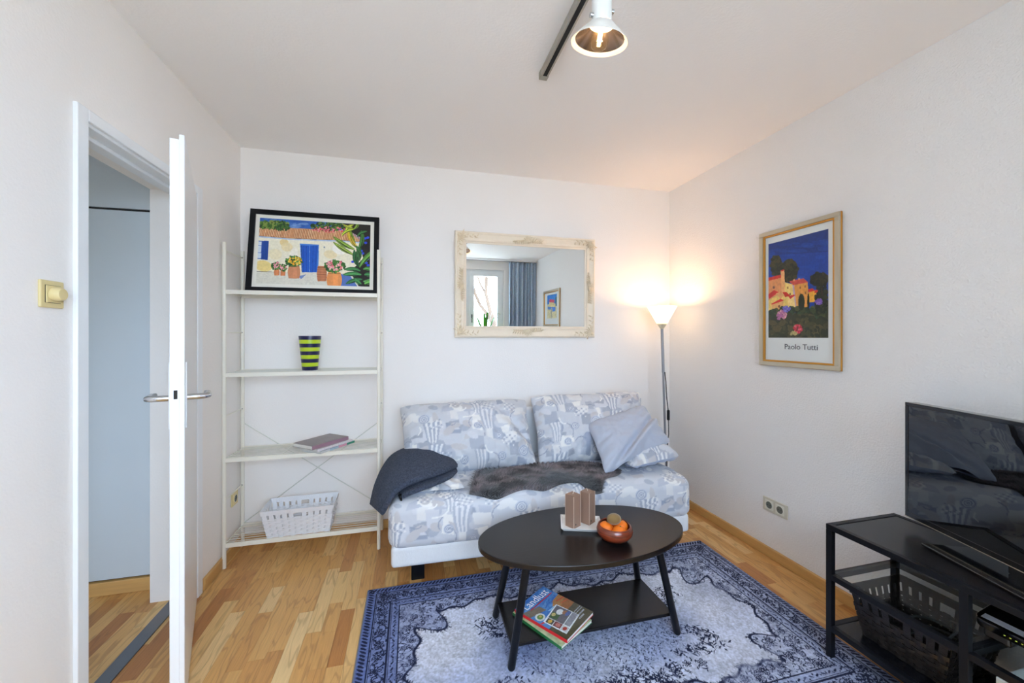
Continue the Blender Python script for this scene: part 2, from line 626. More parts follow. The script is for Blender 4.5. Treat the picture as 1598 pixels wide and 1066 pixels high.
for i in range(nx):
    x = -2.3 + (i + 0.5) * PW
    if x > XR + 0.02:
        break
    y = YF - rp.uniform(0, 0.4)
    while y < YB + 0.02:
        ln = rp.choice(LENS)
        yc = y + ln / 2
        y += ln
        if yc - ln / 2 > YB:
            continue
        if x < XL - 0.21 and (yc < 0.0 or yc - ln / 2 > 2.6):
            continue
        vis = False
        for dx, dy in ((0, 0), (0, ln / 2), (0, -ln / 2)):
            q = cam_px(x + dx, yc + dy, 0)
            if q and -5 < q[0] < 1605 and q[1] < 1075:
                if not (RUG[0] < x < RUG[1] and RUG[2] < yc + dy < RUG[3]):
                    if x > XL or 1.4 < yc + dy < 2.5 and q[0] > 120:
                        vis = True
        if x < XL - 0.35 or (x < XL - 0.02 and not (1.3 < yc < 2.6)):
            vis = vis and x > -1.75
        if vis:
            q = cam_px(x, yc, 0)
            cands.append((-(q[1] if q else 0), x, yc, ln))
        else:
            rest.box(x - PW / 2 + 0.0003, x + PW / 2 - 0.0003, yc - ln / 2 + 0.0003, yc + ln / 2 - 0.0003, -0.012, 0)
cands.sort()
for k, (_, x, yc, ln) in enumerate(cands):
    if k < 300:
        o = bpy.data.objects.new('plank', plank_me[ln])
        COL.objects.link(o)
        o.location = (x, yc, 0)
        o.parent = floor
    else:
        rest.box(x - PW / 2 + 0.0003, x + PW / 2 - 0.0003, yc - ln / 2 + 0.0003, yc + ln / 2 - 0.0003, -0.012, 0)
tag(rest.build('hidden_planks', M_plank, floor), kind='stuff')

# baseboards
def bboard(name, x0, x1, y0, y1, m, label):
    tag(MB().box(x0, x1, y0, y1, 0, 0.058).build(name, m, bevel=0.004), label, 'baseboard', kind='structure')
bboard('baseboard_right', XR - 0.018, XR, YF, YB - 0.018, M_base_wood, 'maple baseboard along the wall with the television')
bboard('baseboard_back', XL + 0.018, XR, YB - 0.018, YB, M_base_woodx, 'maple baseboard behind the sofa and shelf')
bboard('baseboard_left', XL, XL + 0.018, 2.375, YB, M_base_wood, 'short maple baseboard beside the door frame')
bboard('baseboard_rear', XL, XR - 0.018, YF, YF + 0.018, M_base_woodx, 'maple baseboard under the window')

# door frame, threshold and leaf
fr = thing('trim_1', 'white wooden door frame in the left wall', 'door frame', (XL, 1.97, 0), kind='structure')
def yb(v):
    return v - 1.97
MB().box(0, 0.014, yb(1.575), yb(1.622), 0, 2.078).build('casing', M_paint, fr, bevel=0.003)
MB().box(0, 0.014, yb(2.315), yb(2.362), 0, 2.078).build('casing', M_paint, fr, bevel=0.003)
MB().box(0, 0.014, yb(1.622), yb(2.315), 2.038, 2.078).build('casing', M_paint, fr, bevel=0.003)
MB().box(-0.09, 0, yb(1.60), yb(1.622), 0, 2.05).build('jamb', M_paint, fr, bevel=0.002)
MB().box(-0.09, 0, yb(2.315), yb(2.335), 0, 2.05).build('jamb', M_paint, fr, bevel=0.002)
MB().box(-0.09, 0, yb(1.622), yb(2.315), 2.028, 2.05).build('head_lining', M_paint, fr, bevel=0.002)
MB().box(-0.09, -0.045, yb(1.622), yb(1.634), 0, 2.028).build('door_stop', M_paint, fr, bevel=0.002)
MB().box(-0.09, -0.045, yb(2.303), yb(2.315), 0, 2.028).build('door_stop', M_paint, fr, bevel=0.002)
MB().box(-0.09, -0.045, yb(1.634), yb(2.303), 2.012, 2.028).build('door_stop', M_paint, fr, bevel=0.002)
th = tag(MB().box(-0.03, 0.03, yb(DY0), yb(DY1), 0, 0.006).build('trim_2', M_alu, bevel=0.002), 'dark grey metal threshold strip in the doorway', 'threshold', kind='structure')
th.location = (-1.138, 1.97, 0)

leaf_ang = R(21.8)
leaf = thing('door_1', 'white door standing ajar with chrome lever handles', 'door', (-1.054, 2.281, 0), leaf_ang, kind='structure')
LW = 0.747
MB().box(-0.020, 0.020, -LW + 0.012, 0, 0.008, 2.0).build('door_panel', M_paint, leaf, bevel=0.002)
MB().box(0.006, 0.021, -LW, 0.01, 0.01, 2.014).build('rebate_lip', M_paint, leaf, bevel=0.002)
MB().box(-0.013, 0.005, -LW + 0.0105, -LW + 0.0125, 1.0, 1.22).build('lock_plate', M_paint, leaf)
MB().box(-0.009, 0.001, -LW + 0.0085, -LW + 0.011, 1.105, 1.135).build('latch_hole', M_dark, leaf)
for sgn in (1, -1):
    x0 = 0.021 if sgn > 0 else -0.020
    MB().box(min(x0, x0 + sgn * 0.004), max(x0, x0 + sgn * 0.004), -LW + 0.03, -LW + 0.07, 1.0, 1.23).build('backplate', M_paint, leaf, bevel=0.002)
    hy = -LW + 0.052
    pts = [(x0 + sgn * 0.004, hy, 1.105), (x0 + sgn * 0.03, hy, 1.105), (x0 + sgn * 0.052, hy + 0.003, 1.105), (x0 + sgn * 0.062, hy + 0.014, 1.105), (x0 + sgn * 0.062, hy + 0.05, 1.105), (x0 + sgn * 0.060, hy + 0.105, 1.105), (x0 + sgn * 0.052, hy + 0.115, 1.105)]
    MB().tube(pts, [0.0105, 0.0105, 0.0105, 0.0105, 0.01, 0.009, 0.008], 14).build('lever_handle', M_chrome, leaf, smooth='auto')

# window in the rear wall (seen in the mirror)
win = thing('window_1', 'white framed window reflected in the mirror', 'window', (0.49, YF - 0.12, WZ0), kind='structure')
M_pvc = mat('white_pvc', S(236, 240, 242), 0.3, var=0.02)
M_pane = thin_glass('window_glass', (0.97, 0.985, 0.98, 1), 0.02)
w2 = (WX1 - WX0) / 2
WH = WZ1 - WZ0
MB().box(-w2, w2, 0, 0.07, WH - 0.05, WH).build('frame_head', M_pvc, win, bevel=0.004)
MB().box(-w2, w2, 0, 0.07, 0, 0.05).build('frame_foot', M_pvc, win, bevel=0.004)
MB().box(-w2, -w2 + 0.05, 0, 0.07, 0.05, WH - 0.05).build('frame_side', M_pvc, win, bevel=0.004)
MB().box(w2 - 0.05, w2, 0, 0.07, 0.05, WH - 0.05).build('frame_side', M_pvc, win, bevel=0.004)
mull = 0.93 - 0.49
MB().box(mull - 0.03, mull + 0.03, 0, 0.07, 0.05, WH - 0.05).build('mullion', M_pvc, win, bevel=0.004)
for a, b in ((-w2 + 0.035, mull - 0.02), (mull + 0.02, w2 - 0.035)):
    s = MB()
    t = 0.075
    s.box(a, b, 0.02, 0.09, WH - 0.035 - t, WH - 0.035)
    s.box(a, b, 0.02, 0.09, 0.035, 0.035 + t)
    s.box(a, a + t, 0.02, 0.09, 0.035 + t, WH - 0.035 - t)
    s.box(b - t, b, 0.02, 0.09, 0.035 + t, WH - 0.035 - t)
    sash = s.build('sash', M_pvc, win, bevel=0.003)
    MB().box(a + t, b - t, 0.05, 0.056, 0.035 + t, WH - 0.035 - t).build('pane', M_pane, sash)
MB().box(mull + 0.045, mull + 0.07, 0.09, 0.105, 0.66, 0.72).build('handle_rose', M_alu, win, bevel=0.003)
MB().box(mull + 0.05, mull + 0.065, 0.105, 0.125, 0.58, 0.70).build('window_handle', M_alu, win, bevel=0.004)
hw_ = thing('window_added', 'unseen narrow hall window added beyond the doorway to light the closet', 'window', (-1.70, 0.13, 0.40), kind='structure')  # unseen window added to bring daylight onto the closet front
f_ = MB()
f_.box(-0.25, 0.25, 0, 0.05, 0, 0.05)
f_.box(-0.25, 0.25, 0, 0.05, 1.17, 1.22)
f_.box(-0.25, -0.20, 0, 0.05, 0.05, 1.17)
f_.box(0.20, 0.25, 0, 0.05, 0.05, 1.17)
f_.build('window_frame', M_pvc, hw_, bevel=0.003)
MB().box(-0.20, 0.20, 0.02, 0.026, 0.05, 1.17).build('pane', M_pane, hw_)
tag(MB().box(WX0 - 0.02, WX1 + 0.02, YF - 0.05, YF + 0.18, WZ0 - 0.035, WZ0).build('trim_3', M_paint, bevel=0.006), 'white window sill reflected under the window', 'window sill', kind='structure')

# ------------------------------------------------------------------ sofa
def fabric_tile(n=340):
    rnd = random.Random(5)
    c = Canvas(n, n, (205, 208, 214))
    tones = [(178, 184, 196), (226, 226, 226), (190, 195, 206), (163, 170, 186), (236, 235, 232), (200, 198, 200), (212, 214, 220), (172, 177, 188)]
    k = n / 300.0
    def wrap(fn):
        for ox in (-n, 0, n):
            for oy in (-n, 0, n):
                fn(ox, oy)
    for _ in range(95):
        x, y = rnd.uniform(0, n), rnd.uniform(0, n)
        w, h = rnd.uniform(12, 40) * k, rnd.uniform(12, 40) * k
        col = rnd.choice(tones)
        j = [rnd.uniform(-6, 6) * k for _ in range(8)]
        wrap(lambda ox, oy: c.poly([(x + ox + j[0], y + oy + j[1]), (x + w + ox + j[2], y + oy + j[3]), (x + w + ox + j[4], y + h + oy + j[5]), (x + ox + j[6], y + h + oy + j[7])], col))
    for _ in range(48):
        x, y, rx, ry, rt = rnd.uniform(0, n), rnd.uniform(0, n), rnd.uniform(8, 22) * k, rnd.uniform(6, 14) * k, rnd.uniform(0, 3)
        col = rnd.choice(tones)
        wrap(lambda ox, oy: c.ell(x + ox, y + oy, rx, ry, col, rt))
    for _ in range(6):                       # striped fans
        x, y = rnd.uniform(0, n), rnd.uniform(0, n)
        w, h, b = rnd.uniform(34, 52) * k, rnd.uniform(40, 66) * k, rnd.uniform(-8, 8) * k
        ca, cb = rnd.choice([((230, 231, 233), (172, 179, 193)), ((226, 226, 229), (182, 188, 199))])
        def fan(ox, oy):
            for s in range(7):
                u0, u1 = s / 7, (s + 1) / 7
                f = lambda u, t: (x + ox + (u - 0.5) * w * (1 - 0.45 * t) + b * math.sin(t * 3), y + oy + t * h)
                c.poly([f(u0, t) for t in np.linspace(0, 1, 7)] + [f(u1, t) for t in np.linspace(1, 0, 7)], ca if s % 2 else cb)
        wrap(fan)
    for _ in range(11):                      # rings and spirals
        x, y, r = rnd.uniform(0, n), rnd.uniform(0, n), rnd.uniform(9, 17) * k
        def ring(ox, oy):
            c.ell(x + ox, y + oy, r, r * 0.9, (196, 202, 214))
            for q in (0.82, 0.5, 0.2):
                c.ell(x + ox, y + oy, r * q, r * q * 0.9, (150, 160, 180))
                c.ell(x + ox, y + oy, r * (q - 0.14), r * (q - 0.14) * 0.9, (222, 224, 228))
        wrap(ring)
    for _ in range(9):                       # rows of dots
        x, y, rt = rnd.uniform(0, n), rnd.uniform(0, n), rnd.uniform(-0.6, 0.6)
        def dots(ox, oy):
            for i in range(5):
                for jj in range(4):
                    u, v = i * 7 * k, jj * 7 * k
                    c.ell(x + ox + u * math.cos(rt) - v * math.sin(rt), y + oy + u * math.sin(rt) + v * math.cos(rt), 2.3 * k, 2.0 * k, (238, 238, 238) if (i + jj) % 2 else (158, 166, 184), 0, 1, 6)
        wrap(dots)
    for _ in range(26):                      # white strokes and outlines
        x, y, a, l = rnd.uniform(0, n), rnd.uniform(0, n), rnd.uniform(0, 6.2), rnd.uniform(18, 46) * k
        col, wd = rnd.choice([((240, 240, 238), 3.2 * k), ((152, 160, 178), 2.2 * k)])
        wrap(lambda ox, oy: c.line([(x + ox + l * t * math.cos(a + t), y + oy + l * t * math.sin(a + t)) for t in (0, 0.3, 0.6, 1.0)], wd, col))
    return c.a
TILE = fabric_tile()
TILE_LIN = lin(np.clip((TILE - 0.8) * 0.98 + 0.795, 0, 1))
TILE_M = 0.72
def fabric(u, v):
    n = TILE_LIN.shape[0]
    x = (u / TILE_M * n) % n
    y = (-v / TILE_M * n) % n
    xi, yi = x.astype(int) % n, y.astype(int) % n
    fx, fy = (x - np.floor(x))[..., None], (y - np.floor(y))[..., None]
    A = TILE_LIN
    return (A[yi, xi] * (1 - fx) + A[yi, (xi + 1) % n] * fx) * (1 - fy) + (A[(yi + 1) % n, xi] * (1 - fx) + A[(yi + 1) % n, (xi + 1) % n] * fx) * fy

M_fabric = col_mat('collage_print_cotton', 0.9, bump=0.15, bscale=700, spec=0.2, sheen=0.15, var=0.05)
M_white_cloth = mat('white_ribbed_upholstery', S(226, 228, 230), 0.9, var=0.03, vscale=60, bump=0.3, bscale=500, spec=0.2, stretch=(1, 1, 0.12))
PALE_BLUE = lin(np.array([188, 200, 222]) / 255.0)

def rounded_box_parts(hx, hy, hz, r, step, colour, sag=0.0, wr=0.004, seed=1, faces='tfblr'):
    """grids of a soft box centred at the origin; colour(face, a, b) -> linear colours"""
    def soft(P):
        h = np.array([hx, hy, hz])
        q = np.clip(P, -(h - r), (h - r))
        d = P - q
        n = np.linalg.norm(d, axis=-1, keepdims=True)
        o = q + r * d / np.maximum(n, 1e-6)
        nrm = d / np.maximum(n, 1e-6)
        w = fbm(P[..., 0] * 7 + P[..., 2] * 5, P[..., 1] * 7 + P[..., 2] * 4, 3, seed) - 0.5
        o = o + nrm * (w * wr * 2)[..., None]
        puff = (1 - (P[..., 0] / hx) ** 4) * (1 - (P[..., 1] / hy) ** 4)
        o[..., 2] += np.where(P[..., 2] > 0, sag * puff, 0) * np.clip(P[..., 2] / hz, 0, 1)
        return o
    out = []
    def lin_n(h, st=step):
        return np.linspace(-h, h, max(int(2 * h / st), 4))
    if 't' in faces:
        X, Y = np.meshgrid(lin_n(hx), lin_n(hy))
        out.append((soft(np.stack([X, Y, np.full_like(X, hz)], -1)), colour('t', X, Y), False))
    if 'f' in faces:
        X, Z = np.meshgrid(lin_n(hx), lin_n(hz))
        out.append((soft(np.stack([X, np.full_like(X, -hy), Z], -1)), colour('f', X, Z), False))
    if 'k' in faces or True:
        X, Z = np.meshgrid(lin_n(hx, 0.05), lin_n(hz, 0.04))
        out.append((soft(np.stack([X, np.full_like(X, hy), Z], -1)), colour('k', X, Z), True))
        X, Y = np.meshgrid(lin_n(hx, 0.05), lin_n(hy, 0.05))
        out.append((soft(np.stack([X, Y, np.full_like(X, -hz)], -1)), colour('b', X, Y), True))
    Y, Z = np.meshgrid(lin_n(hy, step), lin_n(hz))
    out.append((soft(np.stack([np.full_like(Y, -hx), Y, Z], -1)), colour('l', Y, Z), True))
    out.append((soft(np.stack([np.full_like(Y, hx), Y, Z], -1)), colour('r', Y, Z), False))
    return out

SOFA_ROT = R(-1.4)
sofa = thing('sofa', 'wide sofa bed in pale blue and white collage print on a white base', 'sofa', (0.775, 2.42, 0), SOFA_ROT)
HX, HY, HZ = 0.885, 0.365, 0.125
def seat_col(face, a, b):
    if face == 't':
        return fabric(a, b)
    if face == 'f':
        return fabric(a, b - HY - HZ)
    if face in 'lr':
        return fabric(b + 0.3, a)
    return fabric(a, b)
parts = rounded_box_parts(HX, HY, HZ, 0.062, 0.0048, seat_col, sag=0.018, wr=0.006)
parts = [(P + np.array([0, 0, 0.345]), c_, f_) for P, c_, f_ in parts]
link('mattress', join_grids('mattress', parts), M_fabric, sofa, smooth=True)
MB().box(-0.868, 0.868, -0.352, 0.36, 0.135, 0.245).build('base', M_white_cloth, sofa, bevel=0.02, seg=4)
MB().box(-0.82, 0.84, 0.335, 0.415, 0.16, 0.80).build('backrest', M_white_cloth, sofa, bevel=0.03, seg=4)
for lx in (-0.735, 0.735):
    for ly in (-0.21, 0.25):
        MB().box(lx - 0.035, lx + 0.035, ly - 0.03, ly + 0.03, 0.0, 0.14).build('leg', M_black, sofa, bevel=0.004)

def pillow_mesh(name, A, B, C, D, T, seed=1, front=None, back=None, uv0=(0, 0), step=0.005, pinch=0.07, crease=None, wr=0.012, back_step=0.015, bulge=(0.6, 0.4)):
    """A top-left, B top-right, C bottom-right, D bottom-left (world points); thickness T"""
    A, B, C, D = [np.array(p, float) for p in (A, B, C, D)]
    W = (np.linalg.norm(B - A) + np.linalg.norm(C - D)) / 2
    Hh = (np.linalg.norm(A - D) + np.linalg.norm(B - C)) / 2
    cen = (A + B + C + D) / 4
    nrm = np.cross(B + C - A - D, A + B - C - D)
    nrm /= np.linalg.norm(nrm)
    out = []
    for side in (0, 1):
        st = step if side == 0 else back_step
        nu, nv = max(int(W / st), 8), max(int(Hh / st), 8)
        U, V = np.meshgrid(np.linspace(-1, 1, nu), np.linspace(-1, 1, nv))
        u = U * (1 - pinch * (1 - V ** 2) * np.abs(U) ** 3 - 0.035 * np.abs(V) ** 8 * np.abs(U) ** 4)
        v = V * (1 - pinch * (1 - U ** 2) * np.abs(V) ** 3 - 0.06 * np.abs(U) ** 8 * np.abs(V) ** 4)
        edge = 0.02 * (vnoise(V * 3 + 5, U * 3, seed) - 0.5)
        u = u + edge * (np.abs(U) > 0) * np.abs(U) ** 6
        v = v + 0.03 * (vnoise(U * 4, V * 3 + 9, seed + 3) - 0.5) * np.abs(V) ** 6
        s, t = (u + 1) / 2, (v + 1) / 2
        P = (D * ((1 - s) * (1 - t))[..., None] + C * (s * (1 - t))[..., None] + B * (s * t)[..., None] + A * ((1 - s) * t)[..., None])
        prof = (np.clip(1 - U ** 4, 0, 1) ** 0.5) * (np.clip(1 - V ** 4, 0, 1) ** 0.5) * (0.72 + 0.28 * (1 - U ** 2) * (1 - V ** 2))
        rim = 1 - np.clip(1 - np.maximum(np.abs(U), np.abs(V)), 0, 1)
        wrk = (fbm(U * W * 9, V * Hh * 9, 3, seed) - 0.5) * wr * 2
        rad = np.sin((np.arctan2(V, U)) * 17 + 5 * vnoise(U * 2, V * 2, seed + 8)) * 0.008 * rim ** 3
        h = T * bulge[side] * prof + (wrk + rad) * np.clip(prof * 2.2, 0, 1)
        if crease is not None and side == 0:
            (x0, y0), (x1, y1), dep, wd = crease
            dx, dy = x1 - x0, y1 - y0
            ll = math.hypot(dx, dy)
            dist = ((U - x0) * dy - (V - y0) * dx) / ll
            along = ((U - x0) * dx + (V - y0) * dy) / ll / ll
            h = h - dep * np.exp(-(dist / wd) ** 2) * np.clip(1.2 - np.abs(along - 0.5) * 1.2, 0, 1) + dep * 0.9 * np.exp(-((dist - 2.2 * wd) / (1.3 * wd)) ** 2) * np.clip(1.2 - np.abs(along - 0.5) * 1.2, 0, 1)
        P = P + nrm * ((h if side == 0 else -h)[..., None])
        src = front if side == 0 else back
        c_ = fabric(U * W / 2 + uv0[0], V * Hh / 2 + uv0[1]) if src is None else np.ones(P.shape) * src
        out.append((P - cen, c_, side == 1))
    me = join_grids(name, out)
    return me, cen

def pillow(label, name='sofa_cushion', group=None, **k):
    me, cen = pillow_mesh(name, **k)
    bm = bmesh.new()
    bm.from_mesh(me)
    bm.to_mesh(me)
    bm.free()
    o = link(name, me, M_fabric, None, smooth=True)
    o.location = cen
    return tag(o, label, 'cushion', group)

G = 'cushions on the sofa'
pillow('large printed cushion leaning on the wall nearest the shelf', group=G, A=(-0.085, 2.70, 0.862), B=(0.80, 2.72, 0.876), C=(0.79, 2.43, 0.475), D=(-0.05, 2.45, 0.475), T=0.25, seed=2, uv0=(0.1, 0.2), pinch=0.05, crease=((0.62, 0.25), (1.0, -0.55), 0.028, 0.07), wr=0.014)
pillow('large printed cushion behind the plain grey one beside the lamp', group=G, A=(0.815, 2.71, 0.893), B=(1.70, 2.68, 0.905), C=(1.60, 2.43, 0.475), D=(0.80, 2.43, 0.475), T=0.23, seed=5, uv0=(0.45, 0.05), pinch=0.05, wr=0.012)
pillow('printed cushion with pale blue back lying under the dark wool throw', group=G, A=(-0.10, 2.62, 0.525), B=(0.26, 2.62, 0.525), C=(0.285, 2.13, 0.495), D=(-0.06, 2.16, 0.488), T=0.05, seed=8, uv0=(0.2, 0.4), back=PALE_BLUE, pinch=0.04, step=0.006, wr=0.010)
pillow('printed cushion lying flat on the sofa end beside the lamp', group=G, A=(1.30, 2.62, 0.54), B=(1.66, 2.62, 0.585), C=(1.655, 2.15, 0.565), D=(1.29, 2.12, 0.53), T=0.15, seed=11, uv0=(0.55, 0.33), back=PALE_BLUE, pinch=0.04, step=0.006, wr=0.012)
pillow('plain pale blue-grey cushion with a diagonal crease', group=G, A=(1.142, 2.45, 0.733), B=(1.593, 2.48, 0.831), C=(1.657, 2.25, 0.625), D=(1.115, 2.13, 0.495), T=0.15, seed=14, front=lin(np.array([186, 192, 206]) / 255.0), back=PALE_BLUE, pinch=0.05, crease=((-0.75, -0.95), (0.98, 0.28), 0.035, 0.09), wr=0.012, step=0.007)

# dark wool throw folded over the end cushion
def catmull(pts, n):
    p = np.array(pts, float)
    p = np.vstack([2 * p[0] - p[1], p, 2 * p[-1] - p[-2]])
    m = len(pts) - 1
    out = []
    for t in np.linspace(0, m - 1e-6, n):
        i = int(t)
        f = t - i
        a, b, c_, d = p[i], p[i + 1], p[i + 2], p[i + 3]
        out.append(0.5 * ((2 * b) + (-a + c_) * f + (2 * a - 5 * b + 4 * c_ - d) * f * f + (-a + 3 * b - 3 * c_ + d) * f ** 3))
    return np.array(out)

def throw_layer(Fp, Bp, rr, lift0, seed, n=110, m=46, wob=0.010):
    """one thick layer of the folded throw: top sheet from the far edge to a rolled near lip, then back underneath"""
    F, B = catmull(Fp, n), catmull(Bp, n)
    rows = []
    for i in range(n):
        f, b = F[i], B[i]
        s = i / (n - 1)
        lift = lift0 * math.sin(math.pi * min(1, s * 0.95 + 0.02)) + 0.004
        od = np.array([-0.9 * max(0, s - 0.5) * 2, -0.25, 1.0])
        od /= np.linalg.norm(od)
        df = f - b
        df /= np.linalg.norm(df) + 1e-9
        r_ = rr * min(1, 0.35 + s * 6, 0.35 + (1 - s) * 12)
        fi = f - df * r_
        row = []
        for k in range(m):
            t = k / (m - 1)
            q = b * (1 - t) + fi * t + od * (lift * math.sin(math.pi * t) ** 0.8 + r_ * t)
            w = (float(fbm(np.array(s * 7), np.array(t * 3), 3, seed)) - 0.5) * wob * 2
            row.append(q + od * w * math.sin(math.pi * t))
        for k in range(1, 13):
            a = math.pi * k / 12
            row.append(fi + od * r_ * math.cos(a) + df * r_ * math.sin(a))
        for k in range(1, 24):
            t = 1 - k / 23
            row.append(b * (1 - t) + fi * t + od * (lift * math.sin(math.pi * t) ** 0.8 * 0.9 - r_ * t - 0.004 * (1 - t)))
        rows.append(row)
    P = np.array(rows)
    caps = [np.stack([P[0], np.repeat(P[0].mean(0)[None], P.shape[1], 0)]), np.stack([np.repeat(P[-1].mean(0)[None], P.shape[1], 0), P[-1]])]
    z = lambda g: np.zeros(g.shape)
    return [(P, z(P), False)] + [(g, z(g), False) for g in caps]
TF = [(0.262, 2.31, 0.560), (0.219, 2.26, 0.566), (0.154, 2.20, 0.566), (0.077, 2.16, 0.562), (0.0, 2.13, 0.552), (-0.054, 2.11, 0.535), (-0.089, 2.10, 0.506), (-0.123, 2.10, 0.454), (-0.146, 2.12, 0.405)]
TB = [(0.264, 2.34, 0.565), (0.244, 2.40, 0.578), (0.174, 2.49, 0.602), (0.087, 2.56, 0.638), (-0.008, 2.58, 0.628), (-0.112, 2.55, 0.594), (-0.167, 2.48, 0.545), (-0.206, 2.38, 0.474), (-0.222, 2.28, 0.405)]
LF = [(0.258, 2.28, 0.540), (0.205, 2.205, 0.533), (0.115, 2.140, 0.526), (0.04, 2.115, 0.514), (-0.013, 2.11, 0.500), (-0.052, 2.12, 0.482)]
LB = [(0.256, 2.36, 0.545), (0.20, 2.44, 0.548), (0.12, 2.50, 0.545), (0.03, 2.50, 0.548), (-0.05, 2.46, 0.530), (-0.09, 2.40, 0.505)]
cen = np.array([0.03, 2.3, 0.48])
M_wool = mat('charcoal_blue_wool', S(78, 86, 104), 0.95, var=0.98, vscale=120, bump=0.9, bscale=400, sheen=0.05, spec=0.1)
thr = thing('wool_throw', 'folded charcoal wool throw draped over the end of the sofa', 'blanket', tuple(cen))
for Fp, Bp, rr, lf, sd in ((TF, TB, 0.019, 0.022, 4), (LF, LB, 0.012, 0.006, 9)):
    g = throw_layer(Fp, Bp, rr, lf, sd)
    link('folded_cloth', join_grids('folded_cloth', [(P - cen, c_, f_) for P, c_, f_ in g]), M_wool, thr, smooth=True)
fx = MB()
fx.tube([(-0.088, -0.170, 0.018), (-0.084, -0.178, 0.006), (-0.080, -0.176, -0.010), (-0.086, -0.172, -0.020)], [0.010, 0.008, 0.005, 0.002], 8)
fx.build('tassel', M_black, thr, smooth=True)

# dark fur throw lying on the seat
def fur():
    pl = [(0.30, 2.10), (0.34, 2.25), (0.41, 2.40), (0.60, 2.37), (0.80, 2.42), (1.02, 2.38), (1.16, 2.33), (1.235, 2.20), (1.20, 2.13), (1.10, 2.10), (1.04, 2.04), (0.98, 2.045), (0.94, 2.09), (0.84, 2.10), (0.72, 2.075), (0.60, 2.09), (0.45, 2.07), (0.36, 2.085)]
    p = np.array(catmull(pl + [pl[0]], 120))[:-1]
    c = np.array([0.75, 2.2])
    return p, c
fp, fc = fur()
def seat_z(x, y):
    # top of the mattress below a world point
    lx = (x - 0.775)
    ly = (y - 2.42) - lx * math.tan(SOFA_ROT)
    d = np.clip(-0.365 + 0.062 - ly, 0, 0.06)
    return 0.47 + 0.018 * (1 - (lx / 0.885) ** 4) * (1 - np.clip(ly / 0.365, -1, 1) ** 4) - (0.062 - np.sqrt(np.maximum(0.062 ** 2 - d ** 2, 0)))
rings = []
for q in np.linspace(0.0, 1.0, 26):
    xy = fc + (fp - fc) * q
    edge = 0.014 * (1 - q ** 6)
    z = seat_z(xy[:, 0], xy[:, 1]) + 0.006 + edge
    rings.append(np.c_[xy, z])
P = np.array(rings)
P = np.concatenate([P, P[:, :1]], 1)
furo = np.array([0.75, 2.2, 0.47])
M_fur = col_mat('dark_brown_fur', 0.6, bscale=90, spec=0.4, sheen=0.5, var=0.2)
def fur_col(x, y):
    n = fbm(x * 14, y * 30, 3, 6)
    n2 = fbm(x * 60, y * 60, 2, 9)
    a = np.clip((n - 0.42) * 3.4 + (n2 - 0.5) * 0.9, 0, 1)[..., None]
    return lin(np.array([26, 22, 24]) / 255.0) * (1 - a) + lin(np.array([124, 112, 114]) / 255.0) * a
furt = thing('fur_throw', 'dark brown fur throw spread over the middle of the sofa seat', 'fur throw', tuple(furo))
hide = link('hide', grid_mesh('hide', P - furo, fur_col(P[..., 0], P[..., 1]), flip=False), M_fur, furt, smooth=True)
rn = np.random.RandomState(4)
nb = 26000
q = np.sqrt(rn.rand(nb))
k = rn.randint(0, len(fp), nb)
xy = fc + (fp[k] - fc) * q[:, None] * 1.0
z = seat_z(xy[:, 0], xy[:, 1]) + 0.006 + 0.014 * (1 - q ** 6)
root = np.c_[xy, z]
ang = 6.28 * fbm(xy[:, 0] * 5, xy[:, 1] * 5, 2, 12) + rn.rand(nb) * 1.4 + math.pi
ln = 0.018 + 0.014 * rn.rand(nb)
dirv = np.c_[np.cos(ang), np.sin(ang), 0.35 + 0.5 * rn.rand(nb)]
out_ = (fp[k] - fc)
out_ /= np.linalg.norm(out_, axis=1, keepdims=True)
ed = np.clip((q - 0.9) * 10, 0, 1)[:, None]
dirv[:, :2] = dirv[:, :2] * (1 - ed) + out_ * ed
dirv /= np.linalg.norm(dirv, axis=1, keepdims=True)
sd = np.c_[-dirv[:, 1], dirv[:, 0], np.zeros(nb)]
sd /= np.linalg.norm(sd, axis=1, keepdims=True)
wd = 0.0014
mid = root + dirv * ln[:, None] * 0.55
tip = root + dirv * ln[:, None] * 0.95 - np.array([0, 0, 0.003])
V = np.stack([root - sd * wd, root + sd * wd, mid + sd * wd * 0.8, mid - sd * wd * 0.8, tip], 1).reshape(-1, 3) - furo
b0 = np.arange(nb)[:, None] * 5
T3 = np.concatenate([b0 + np.array([[0, 1, 2]]), b0 + np.array([[0, 2, 3]]), b0 + np.array([[3, 2, 4]])])
cc = fur_col(np.repeat(xy[:, 0], 5), np.repeat(xy[:, 1], 5)) * np.repeat(0.75 + 0.6 * rn.rand(nb), 5)[:, None]
pile = link('pile', raw_mesh('pile', V, T3, cc), M_fur, furt)
tag(pile, kind='stuff')

